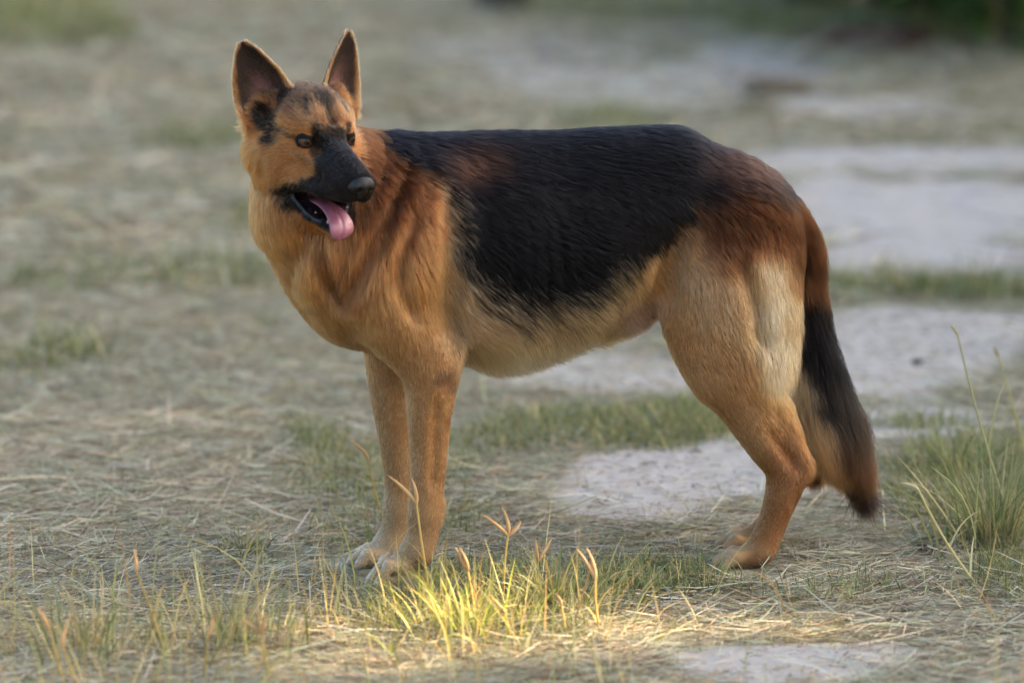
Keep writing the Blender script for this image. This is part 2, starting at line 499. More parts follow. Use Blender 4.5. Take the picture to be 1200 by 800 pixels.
# nose bed, nostril side
hg.ell((10.2, 0, -2.7), (1.5, 1.75, 1.5), 0.8)
for e in EARS:
    base, ax, face, side, L, sg = e
    hg.run(np.minimum(base, base + ax * L) - 5.5, np.maximum(base, base + ax * L) + 5.5, lambda q, e=e: ear_sdf(q, e), 0.9)
    # fill behind and below the ear root
    hg.ell(base - ax * .8 - face * 1.0, (2.6, 2.8, 2.6), 1.8)
    # front fold and the outer pouch low on the rim
    b = base + ax * 0.6 + side * 3.3 + face * .5
    hg.cap(b, .45, b - ax * 3.2 - side * .8, .9, 0.9)
    # the hollow of the ear
    hg.ell(base + face * 1.9 + ax * .5 - side * .2, (1.5, 1.7, 2.3), .9, sub=True)

HEAD_SHAPES = list(hg.log)
def surface_nets(g):
    v = g.v; neg = v < 0
    nx, ny, nz = v.shape
    cnt = np.zeros((nx - 1, ny - 1, nz - 1), np.uint8)
    for i in (0, 1):
        for j in (0, 1):
            for k in (0, 1):
                cnt += neg[i:nx - 1 + i, j:ny - 1 + j, k:nz - 1 + k]
    act = (cnt > 0) & (cnt < 8)
    I, J, K = np.nonzero(act)
    idx = np.full(act.shape, -1, np.int32); idx[I, J, K] = np.arange(len(I))
    acc = np.zeros((len(I), 3), np.float32); n = np.zeros(len(I), np.float32)
    co = [(i, j, k) for i in (0, 1) for j in (0, 1) for k in (0, 1)]
    for a in co:
        for ax in range(3):
            if a[ax]: continue
            b = list(a); b[ax] = 1
            va = v[I + a[0], J + a[1], K + a[2]]; vb = v[I + b[0], J + b[1], K + b[2]]
            cr = (va < 0) != (vb < 0)
            t = np.where(cr, va / np.where(cr, va - vb, 1), 0)
            pa = np.stack([g.x[I + a[0]], g.y[J + a[1]], g.z[K + a[2]]], 1)
            pb = np.stack([g.x[I + b[0]], g.y[J + b[1]], g.z[K + b[2]]], 1)
            acc += np.where(cr[:, None], pa + (pb - pa) * t[:, None], 0); n += cr
    verts = acc / n[:, None]
    F = []
    for ax in range(3):
        sl0 = [slice(None)] * 3; sl1 = [slice(None)] * 3
        sl0[ax] = slice(0, -1); sl1[ax] = slice(1, None)
        ch = neg[tuple(sl0)] != neg[tuple(sl1)]
        i, j, k = np.nonzero(ch)
        p = [i, j, k]; o1, o2 = [(1, 2), (2, 0), (0, 1)][ax]
        ok = (p[o1] > 0) & (p[o2] > 0) & (p[o1] < v.shape[o1] - 1) & (p[o2] < v.shape[o2] - 1)
        p = [a[ok] for a in p]
        def cell(d1, d2):
            c = [a.copy() for a in p]; c[o1] -= d1; c[o2] -= d2
            return idx[c[0], c[1], c[2]]
        q = np.stack([cell(1, 1), cell(0, 1), cell(0, 0), cell(1, 0)], 1)
        flip = ~neg[p[0], p[1], p[2]]
        q[flip] = q[flip][:, ::-1]
        F.append(q)
    return verts, np.concatenate(F)

BV, BF = surface_nets(g)
del g.v
def smooth_mesh(V, F, it, lam=0.5):
    e = np.concatenate([F[:, [0, 1]], F[:, [1, 2]], F[:, [2, 3]], F[:, [3, 0]]])
    deg = np.bincount(e[:, 0], minlength=len(V)) + np.bincount(e[:, 1], minlength=len(V))
    for _ in range(it):
        s = np.stack([np.bincount(e[:, 0], V[e[:, 1], c], len(V)) + np.bincount(e[:, 1], V[e[:, 0], c], len(V)) for c in range(3)], 1)
        V = V + lam * (s / deg[:, None] - V)
    return V.astype(np.float32)
BV = smooth_mesh(BV, BF, 2)
# keep the largest connected piece only
lab = np.arange(len(BV))
for _ in range(400):
    m = lab[BF].min(1); new = lab.copy()
    for c in range(4): np.minimum.at(new, BF[:, c], m)
    new = new[new]
    if (new == lab).all(): break
    lab = new
vals, cn = np.unique(lab, return_counts=True)
keep = lab == vals[cn.argmax()]
mp = np.cumsum(keep) - 1
BF = mp[BF[keep[BF[:, 0]]]]; BV = BV[keep]
print("dog verts", len(BV), "pieces", len(vals))
def vnormals(V, F):
    n = np.cross(V[F[:, 2]] - V[F[:, 0]], V[F[:, 3]] - V[F[:, 1]])
    N = np.zeros_like(V)
    for c in range(4):
        for k in range(3):
            N[:, k] += np.bincount(F[:, c], n[:, k], len(V))
    return N / (np.linalg.norm(N, axis=1, keepdims=True) + 1e-12)
BN = vnormals(BV, BF)
# ------------------------------------------------------------------ coat: colour, length and lie of the hair
BV = BV.astype(np.float64)
HW = w2h(BV)
hx, hy, hz = HW[:, 0], np.abs(HW[:, 1]), HW[:, 2]
# side-view coordinates of the coat (both flanks alike)
dxm = (BV[:, 0] / PX) + 600
ymid = Ymid(dxm)
ys_ = np.minimum(BV[:, 1], 2 * ymid - BV[:, 1])
sv = BV.copy(); sv[:, 1] = ys_
isneck = sstep(470, 380, dxm) * sstep(400, 300, 400 - (BV[:, 2] - ZC) / PX)
CX, CY = to_px(np.where(isneck[:, None] > .5, BV, sv))
nz1 = fbm(CX * .035, CY * .035, 21, 3) - .5
nz2 = fbm(CX * .12 + 7, CY * .12, 22, 3) - .5

TAN, GOLD, RUST, CREAM, BLACK, DBROWN = (.36, .165, .052), (.44, .23, .085), (.17, .062, .018), (.62, .48, .31), (.0040, .0040, .0048), (.045, .022, .012)
CTRL = [
 (300,200,(.33,.145,.044),40),(292,260,(.31,.135,.040),40),(330,290,(.33,.15,.046),40),(355,340,(.31,.145,.046),40),(385,372,(.33,.17,.065),30),(395,400,(.14,.07,.03),14),
 (430,165,(.07,.026,.010),28),(460,180,(.07,.026,.010),30),(465,215,(.11,.041,.014),28),(490,225,(.13,.05,.016),25),(490,260,(.22,.09,.028),28),(445,240,(.10,.04,.014),26),
 (420,300,(.20,.088,.029),28),(400,335,(.10,.045,.018),16),(372,292,(.13,.06,.022),12),(470,300,(.28,.122,.036),35),(460,360,(.36,.18,.065),40),(500,330,(.34,.165,.055),30),(430,395,(.40,.22,.09),25),  # small dark spots in the neck folds paint the crease shade
 (520,290,(.36,.21,.10),22),(530,340,(.36,.22,.11),25),(520,240,(.26,.12,.045),18),(560,360,(.25,.155,.08),30),(560,400,(.42,.29,.16),25),(600,412,(.62,.48,.31),28),(640,360,(.22,.14,.075),30),
 (650,400,(.60,.46,.29),28),(700,370,(.40,.27,.14),25),(745,320,(.36,.225,.105),28),(740,368,(.52,.32,.25),22),(765,360,(.50,.30,.23),18),(775,330,(.36,.19,.075),18),
 (790,275,(.20,.105,.042),22),(805,320,(.33,.20,.095),25),(790,370,(.38,.195,.075),22),(840,250,(.055,.021,.008),25),(860,270,(.07,.026,.009),25),(850,298,(.15,.065,.024),20),
 (895,255,(.06,.022,.008),22),(900,278,(.12,.046,.014),18),(835,350,(.37,.225,.11),30),(870,330,(.38,.22,.10),22),(905,305,(.60,.45,.28),18),(912,350,CREAM,20),(912,400,CREAM,22),(918,435,(.56,.42,.26),20),
 (870,380,(.38,.23,.11),24),(825,420,(.38,.20,.08),25),(870,440,(.30,.15,.055),25),(895,480,(.33,.175,.07),22),(885,520,(.34,.18,.075),20),(915,520,(.26,.12,.042),18),(925,552,(.20,.088,.03),18),(905,575,(.29,.14,.055),18),
 (918,600,(.22,.10,.035),15),(895,620,(.30,.15,.06),18),(885,650,(.36,.22,.11),15),(848,652,(.66,.50,.32),24),(868,654,(.50,.35,.20),12),(890,662,(.12,.06,.03),10),
 (529,490,(.24,.11,.042),9),(522,560,(.26,.12,.046),9),(478,540,(.44,.27,.13),10),(446,520,(.44,.28,.14),9),(500,430,(.36,.19,.078),30),(519,440,(.10,.055,.035),9),(500,500,(.38,.205,.085),30),(500,560,(.40,.22,.095),25),(495,610,(.44,.27,.135),22),(490,640,(.42,.27,.14),18),(460,667,(.62,.46,.29),18),
 (450,430,(.38,.21,.09),25),(452,500,(.37,.21,.095),25),(460,560,(.40,.24,.115),25),(455,620,(.48,.33,.18),22),(428,655,(.66,.51,.33),20),
 (918,250,(.05,.019,.007),16),(935,262,(.045,.018,.007),14),(932,292,(.09,.036,.012),12),(948,300,(.035,.015,.007),12),(940,322,(.12,.052,.018),10),(935,250,(.055,.02,.007),16),(945,280,(.085,.032,.010),16),(966,290,(.045,.018,.008),12),(960,312,(.045,.018,.008),12),(959,332,(.04,.016,.008),12),(931,320,(.22,.10,.035),12),(926,350,(.42,.28,.14),10),(929,375,(.40,.26,.13),10),(930,400,(.38,.24,.12),10),(934,428,(.36,.22,.10),11),(940,452,(.34,.20,.09),11),(948,478,(.32,.18,.08),11),(958,502,(.27,.135,.052),11),(970,530,(.17,.08,.028),11),
 (954,350,BLACK,10),(956,368,BLACK,10),(958,386,BLACK,11),(960,404,BLACK,11),(963,422,BLACK,12),(966,440,(.010,.009,.009),12),(972,458,(.012,.011,.011),12),(980,478,(.018,.014,.012),11),(987,500,(.03,.017,.011),11),(993,522,(.045,.022,.011),11),(982,548,(.022,.013,.009),12),(988,556,(.012,.009,.008),14),(996,545,(.02,.012,.008),10),(994,560,(.012,.009,.008),10)]
def rbf(X, Y, ctrl, vals, sig):
    out = np.zeros((len(X), vals.shape[1])); wsum = np.zeros(len(X))
    for (cx, cy), v, s_ in zip(ctrl, vals, sig):
        r2 = ((X - cx) ** 2 + (Y - cy) ** 2) / (s_ * s_)
        w = np.exp(-r2) + 1e-3 / (1 + r2) ** 2
        out += w[:, None] * v; wsum += w
    return out / wsum[:, None]
wx, wy = CX + nz1 * 26, CY + nz1 * 20 + nz2 * 8
FC = rbf(wx, wy, [(c[0], c[1]) for c in CTRL], np.log(np.array([c[2] for c in CTRL])), [c[3] for c in CTRL])
FC = np.exp(FC)
SATUR = 1.22
TONE = .63
def satur(c):
    l = c @ np.array([.3, .59, .11]); return np.clip(TONE * l[:, None] * (c / l[:, None]) ** SATUR, .001, .9)
# pale line of hair behind the shoulder
def near_line(pts):
    d = np.full(len(CX), 1e9)
    for (x0, y0), (x1, y1) in zip(pts[:-1], pts[1:]):
        t_ = np.clip(((CX - x0) * (x1 - x0) + (CY - y0) * (y1 - y0)) / ((x1 - x0) ** 2 + (y1 - y0) ** 2), 0, 1)
        d = np.minimum(d, np.hypot(CX - x0 - t_ * (x1 - x0), CY - y0 - t_ * (y1 - y0)))
    return d
m_ = np.exp(-(near_line([(512, 215), (526, 250), (528, 330), (532, 380)]) / 10) ** 2)[:, None] * .6
FC = np.exp(np.log(FC) * (1 - m_) + np.log(np.array((.46, .31, .17))) * m_)
# dark rust sides of the neck (partly shade painted in), withers, croup and root of the tail
FC *= (1 - .58 * np.exp(-(((CX - 942) / 26) ** 2 + ((CY - 285) / 58) ** 2)))[:, None]
FC *= (1 - .35 * np.exp(-(((CX - 880) / 40) ** 2 + ((CY - 255) / 30) ** 2)))[:, None]
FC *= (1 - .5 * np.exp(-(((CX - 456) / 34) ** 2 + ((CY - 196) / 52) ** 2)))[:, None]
# black saddle
SAD = np.array([(434,110),(700,100),(800,100),(880,130),(930,180),(946,222),(915,232),(880,222),(845,226),(812,238),(796,256),(786,280),(772,294),(742,298),(714,330),(680,350),(640,358),(600,358),(568,346),(548,312),(538,286),(532,252),(524,226),(500,205),(470,192),(448,176)], float)
def sd_poly(X, Y, P_):
    d = np.full(len(X), 1e9); s = np.ones(len(X))
    n = len(P_)
    for i in range(n):
        a, b = P_[i], P_[i - 1]
        e = b - a; wx_, wy_ = X - a[0], Y - a[1]
        t = np.clip((wx_ * e[0] + wy_ * e[1]) / (e @ e), 0, 1)
        bx, by = wx_ - e[0] * t, wy_ - e[1] * t
        d = np.minimum(d, bx * bx + by * by)
        c1, c2, c3 = Y >= a[1], Y < b[1], e[0] * wy_ > e[1] * wx_
        s[(c1 & c2 & c3) | (~c1 & ~c2 & ~c3)] *= -1
    return s * np.sqrt(d)
sad = sd_poly(CX + nz1 * 22, CY + nz1 * 22 + nz2 * 10, SAD)
soft = rbf(CX, CY, [(480,170),(530,190),(535,250),(545,300),(600,350),(700,335),(780,290),(800,250),(870,215),(920,220)], np.array([[6.],[26],[14],[24],[46],[38],[20],[16],[24],[20]]), [40]*10)[:, 0]
BLK = 1 - sstep(-1, 1, sad / soft)                   # 0..1 share of black hairs
# rust tinge inside the saddle behind the withers and over the croup
tinge = np.exp(-(((CX - 545) / 30) ** 2 + ((CY - 192) / 18) ** 2)) * .8 + np.exp(-(((CX - 868) / 38) ** 2 + ((CY - 198) / 26) ** 2)) * .55

# the head, in its own frame
hwgt = sstep(-13.5, -9.5, hx + 1.6 * np.clip(hz + 1, 0, 3)) * sstep(-14.2, -12.2, hz) * sstep(7.9, 6.9, hy - .25 * np.maximum(0, -6 - hx) - 2.5 * sstep(-1, 1, hz)) * (hx < 14) * sstep(9, 7.5, hz)
hwgt *= 1 - sstep(-9.5, -12.5, hz) * sstep(-1.0, -4.0, hx)
head_d = np.full(len(BV), 9.0)
for fn_ in HEAD_SHAPES: head_d = np.minimum(head_d, fn_([HW[:, 0], HW[:, 1], HW[:, 2]]))
hwgt *= sstep(1.9, .8, head_d)
hn = fbm(HW[:, 0] * 1.1 + 40, HW[:, 2] * 1.1 + HW[:, 1], 31, 3) - .5
hn2 = fbm(HW[:, 0] * 3 + 40, HW[:, 2] * 3 + HW[:, 1] * 2, 33, 2) - .5
H_C = np.tile(np.array((.31, .140, .046)), (len(BV), 1))
H_B = np.zeros(len(BV))
def lay(m, col):
    global H_C, H_B
    if max(col) < .08 and np.ndim(m):
        H_B = 1 - (1 - H_B) * (1 - np.clip(m, 0, 1) * .92)      # a share of dark hairs
        m = np.clip(m, 0, 1) * .45
    m = np.clip(m, 0, 1)[:, None]
    H_C = np.exp(np.log(H_C) * (1 - m) + np.log(np.array(col)) * m)
def blob(c, r, n=.25):
    d = np.sqrt(((hx - c[0]) / r[0]) ** 2 + ((hy - c[1]) / r[1]) ** 2 + ((hz - c[2]) / r[2]) ** 2)
    return 1 - sstep(.65, 1.25, d + hn * n * 2 + hn2 * n)
def stroke(a, b, r, n=.25):
    a, b = np.array(a, float), np.array(b, float); q = np.stack([hx, hy, hz], 1); ab = b - a
    t = np.clip(((q - a) @ ab) / (ab @ ab), 0, 1)
    d = np.linalg.norm(q - a - t[:, None] * ab, axis=1) / r
    return 1 - sstep(.6, 1.3, d + hn * n * 2 + hn2 * n)
lay(sstep(-4.5, -7.5, hx) * sstep(-2, -6, hz) * .7, (.34, .155, .045))
lay(sstep(1.6, 3.6, hz) * .85, (.125, .06, .027))
lay(sstep(2.6, 4.4, hz + hn * 3) * sstep(-1, -3, hx) * .28, (.05, .03, .018))                              # forehead
lay(blob((-2.0, 2.6, 3.4), (2.0, 1.6, 1.5)) * .5, (.42, .24, .10))            # pale brow
lay(stroke((-3.2, 0, 4.8), (0.4, 0, 1.6), .95) * .62, (.05, .03, .018))         # mark on the forehead
lay(stroke((-4.0, 0, 5.0), (-2.4, .3, 4.4), 1.1) * .55, (.025, .016, .012))
lay(stroke((-3.6, 2.2, 4.9), (-1.6, 2.9, 3.3), .45) * .55, (.07, .04, .025))
lay(blob((.2, 1.5, .2), (2.0, 1.4, 1.3)) * .7, (.05, .03, .02))             # between the eyes
lay(stroke((.5, 2.2, 1.2), (.2, 2.35, 1.9), .75) * .7, (.012, .010, .010))  # dark brow spot
lay(stroke((-7.4, 3.6, 3.6), (-5.2, 5.6, -1.3), 1.5) * .75, (.022, .015, .011))   # dark cheek band below the ear
lay(stroke((-1.6, 4.0, -.1), (-4.5, 5.4, .6), .55) * .45, (.03, .02, .014))
lay(blob((-8.4, 5.9, .9), (2.2, 1.6, 2.2), .2) * .8, (.03, .018, .012))  # shadow of the ear hollow, painted into the coat
lay(blob((-.9, 3.5, -.15), (1.15, 1.3, .9), .12) * .95, (.012, .010, .009))
lay(stroke((.2, 2.4, -.6), (1.6, 2.6, -2.4), .8) * .7, (.06, .04, .028))
lay(stroke((-1.2, 4.0, -1.6), (1.0, 3.4, -2.8), .8) * .5, (.16, .09, .045))
bx_ = np.interp(hz, [-12, -9.5, -8.2, -6.8, -5.4, -4, -2.2, -.5, .6, 1.6], [-2.2, -2.8, -3.9, -1.5, 1.2, 2.8, 3.0, 1.5, .4, 1.2])
muz = sstep(-1.3, 1.3, hx - bx_ + hn * 1.6 + hn2 * 1.0)
muz *= np.where(hz < -10.2, sstep(1.6, .4, (-hz - 10.2) + np.maximum(0, 3 - hx) * .12), 1)
lay(muz * .96, (.011, .0105, .0115))
lay(sstep(1, 3, hx) * sstep(-2.6, -.6, hz) * .55, (.030, .030, .034))         # sheen on the bridge, painted as a grey tone
lay(blob((-6.0, 5.6, -6.6), (.75, 1.3, .65), .05) * .9, (.015, .012, .01))    # whisker spot on the cheek
FC = np.exp(np.log(FC) * (1 - hwgt[:, None]) + np.log(H_C) * hwgt[:, None])
BLK = BLK * (1 - hwgt) + H_B * hwgt

FC = satur(FC)
# ears
EARM = np.zeros(len(BV)); EINN = np.zeros(len(BV)); EFLOW = np.zeros((len(BV), 3)); EU = np.zeros(len(BV)); ET = np.zeros(len(BV))
qh = [HW[:, 0], HW[:, 1], HW[:, 2]]
for e in EARS:
    d = ear_sdf(qh, e); t, s_, n_ = ear_coords(qh, e)
    m = (d < .35) & (t > -.14) & (t < 1.1)
    w = np.interp(t, EAR_T, EAR_W); u = s_ / np.maximum(w, .3)
    cup = (1.55 * (1 - t) + .45) * (np.minimum(u * u, 2) - .35)
    EARM[m] = sstep(-.12, .06, t[m]); EINN[m] = (n_ > cup)[m]; EU[m] = np.abs(u[m]); ET[m] = t[m]
    EFLOW[m] = (e[1] + e[3] * (u * .35)[:, None])[m] @ HEAD
ec = np.tile(np.array((.035, .019, .012)), (len(BV), 1))
bk = sstep(.15, .6, ET + hn * .3)
ec = np.array((.16, .075, .027)) * (1 - bk[:, None]) + ec * bk[:, None]
inner = np.array((.024, .016, .012)) + (np.array((.095, .044, .036)) - np.array((.024, .016, .012))) * (np.exp(-((EU - .05 + hn * .5) / .34) ** 2) * sstep(.68, .25, ET) * sstep(.0, .2, ET))[:, None]
rim = sstep(.72, .93, EU + hn * .15 + sstep(.86, .97, ET) * .5)
inner = inner * (1 - rim[:, None]) + np.array((.20, .10, .04)) * rim[:, None]
ec = np.where(EINN[:, None] > .5, inner, ec)
FC = FC * (1 - EARM[:, None]) + ec * EARM[:, None]

# mouth: bare dark skin inside, black lips round it
def seg_d(a, ra, b, rb):
    return np.minimum(d_cap(qh, np.array(a, float), ra, np.array(b, float), rb), d_cap([qh[0], -qh[1], qh[2]], np.array(a, float), ra, np.array(b, float), rb))
md = np.minimum(seg_d((-2.9, 2.7, -8.1), .75, (3, 2, -8.9), 1.25), seg_d((-1.5, 0, -8.4), 1.6, (7, 0, -8.6), 1.7))
MOUTH = (md < .30).astype(float)
LIP = (md >= .30) & (md < .75)
FC[LIP] = (.010, .009, .010)
gum = sstep(.18, -.2, md) * (1 - sstep(-8.2, -6.6, hz))
FC = np.where(MOUTH[:, None] > .5, np.array((.040, .027, .038)) * (1 - gum[:, None]) + np.array((.20, .075, .095)) * gum[:, None], FC)
EYED = np.min([np.linalg.norm(HW - e, axis=1) for e in EYES], axis=0)
LID = (EYED < 1.75) & (hwgt > .5)
FC[(EYED < 1.42) & (hwgt > .5)] = (.006, .005, .005)
NOSE_C = np.array([10.6, 0, -2.75])
NB = np.linalg.norm((HW - NOSE_C) / np.array([1.7, 2.0, 1.65]), axis=1) < 1.0
BLK[EARM > .3] = 0

# hair length (cm) and lie
LEN = rbf(CX, CY, [(300,200),(330,290),(380,365),(430,180),(450,250),(420,320),(470,310),(470,380),(520,300),(560,200),(650,180),(760,170),(860,190),(600,300),(600,405),(680,385),(740,340),(765,355),(720,380),(800,330),(850,350),(905,320),(915,390),(910,440),(850,440),(890,500),(920,550),(905,620),(860,655),
                   (500,430),(500,520),(500,600),(465,665),(455,450),(460,560),(440,650),(935,260),(965,300),(960,350),(965,420),(980,480),(1000,540),(395,400)],
          np.array([[2.2],[2.7],[2.0],[2.4],[2.6],[2.6],[2.0],[1.6],[2.4],[2.8],[2.4],[2.4],[2.4],[2.4],[4.2],[4.2],[2.8],[.9],[1.8],[1.6],[1.2],[2.4],[2.8],[2.2],[1.1],[.8],[.6],[.55],[.3],
                    [.8],[.6],[.55],[.5],[.8],[.6],[.5],[2.2],[3.0],[3.6],[5.2],[6.2],[6.0],[1.8]]), [30]*43)[:, 0]
hl = np.interp(hx, [-14, -10, -7, -4, -1, 2, 5, 10], [2.6, 2.2, 1.7, 1.1, .75, .5, .4, .3])
hl = np.where(hz > -1, np.minimum(hl, 1.0), hl)
hl = np.where((hz < -9) & (hx < 3), np.maximum(hl, .8), hl)
LEN = LEN * (1 - hwgt) + hl * hwgt
el = np.where(EINN > .5, np.where(EU > .75, .75, .45), .45) + .5 * sstep(.2, .0, ET)
LEN = LEN * (1 - EARM) + el * EARM
LEN[LID] = .22
LEN = LEN * (.01 + .0018 * (1 - hwgt) * (1 - EARM))

FLOW = [(300,180,.15,1),(300,250,.25,1),(330,300,.45,1),(370,360,.45,1),(395,400,.2,1),(430,160,1,.35),(460,180,1,.4),(450,240,.35,1),(410,260,-.1,1),(400,330,-.2,1),(380,300,.1,1),(480,260,.55,1),(470,320,.15,1),(460,380,.1,1),(500,350,.3,1),
        (520,230,1,.6),(525,320,.7,1),(560,180,1,.15),(650,170,1,.12),(760,165,1,.16),(850,190,1,.45),(910,220,1,.75),(600,260,1,.35),(700,250,1,.35),(580,350,1,.75),(680,330,1,.6),(600,410,.45,1),(680,390,.5,1),(740,350,.6,1),(765,300,.7,1),
        (800,280,.8,.8),(850,280,.6,1),(800,360,.25,1),(850,370,.3,1),(900,290,.1,1),(915,350,.02,1),(915,420,.02,1),(850,440,.6,1),(890,490,.55,1),(920,550,-.1,1),(905,600,-.4,1),(890,650,-.8,.5),(850,655,-1,.35),
        (500,450,.03,1),(500,550,0,1),(490,640,-.3,1),(460,665,-1,.5),(450,450,.08,1),(465,560,0,1),(430,655,-1,.5),(935,260,.5,1),(950,300,.12,1),(952,350,.1,1),(958,410,.15,1),(975,470,.35,1),(1000,540,.4,1)]
fl = rbf(CX, CY, [(a[0], a[1]) for a in FLOW], np.array([[a[2] / math.hypot(a[2], a[3]), a[3] / math.hypot(a[2], a[3])] for a in FLOW]), [26]*len(FLOW))
F3 = np.stack([fl[:, 0], np.zeros(len(BV)), -fl[:, 1]], 1)
# outside of the tail and belly hair part away from the middle
core = np.stack([-np.ones(len(BV)), .55 * HW[:, 1] / 5, -.35 + .10 * hz - .5 * sstep(-2, -8, hz)], 1)
core[:, 2] = np.where(hz > 1, .15, core[:, 2])
H3 = core @ HEAD
F3 = F3 * (1 - hwgt[:, None]) + H3 * hwgt[:, None]
F3 = F3 * (1 - EARM[:, None]) + EFLOW * EARM[:, None]
F3 = F3 - BN * (F3 * BN).sum(1)[:, None]
F3 /= np.linalg.norm(F3, axis=1, keepdims=True) + 1e-9
LIFT = rbf(CX, CY, [(310,240),(350,320),(430,180),(470,350),(560,250),(650,170),(760,170),(600,390),(680,385),(850,350),(912,370),(890,520),(500,520),(950,300),(960,410),(975,480),(1000,550)],
           np.array([[.45],[.42],[.38],[.32],[.32],[.30],[.30],[.65],[.65],[.32],[.5],[.3],[.3],[.55],[1.0],[.9],[.12]]), [60]*17)[:, 0]
LIFT = LIFT * (1 - hwgt) + .38 * hwgt
DENS = np.where(hwgt > .5, 2.6, 1.0) * (1 - MOUTH)
DENS = np.where(EARM > .3, 2.2, DENS)
DENS *= np.where(CY > 430, 1.7, 1.0)
DENS *= np.where((CX > 925) & (CY < 600) & (CY > 240), 1.5, 1.0)
DENS[(EYED < 1.30) & (hwgt > .5)] = 0
DENS[NB] = 0
DENS[LIP] *= .4
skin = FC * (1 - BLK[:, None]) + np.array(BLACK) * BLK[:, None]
skin *= np.where((MOUTH > .5) | (hwgt > .5), 1.0, .8)[:, None]

fur_t = NT("fur_skin")
b_ = fur_t.n("ShaderNodeBsdfPrincipled")
fur_t.l(fur_t.attr("tint").outputs["Color"], b_.inputs["Base Color"])
rg = fur_t.attr("wet").outputs["Fac"]
fur_t.l(fur_t.ramp(rg, [(0, .8), (1, .22)]), b_.inputs["Roughness"])
fur_t.l(fur_t.ramp(rg, [(0, .06), (1, .45)]), b_.inputs["Specular IOR Level"])
fur_t.l(b_.outputs[0], fur_t.out.inputs[0])

dog = mesh_obj("dog", BV, BF, fur_t.m)
tag(dog, "black and tan German shepherd standing sideways with its head turned back, tongue out", "dog")
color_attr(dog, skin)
float_attr(dog, np.clip(MOUTH + LIP * .7 + .1 * ((EYED < 1.5) & (hwgt > .5)), 0, 1), "wet")

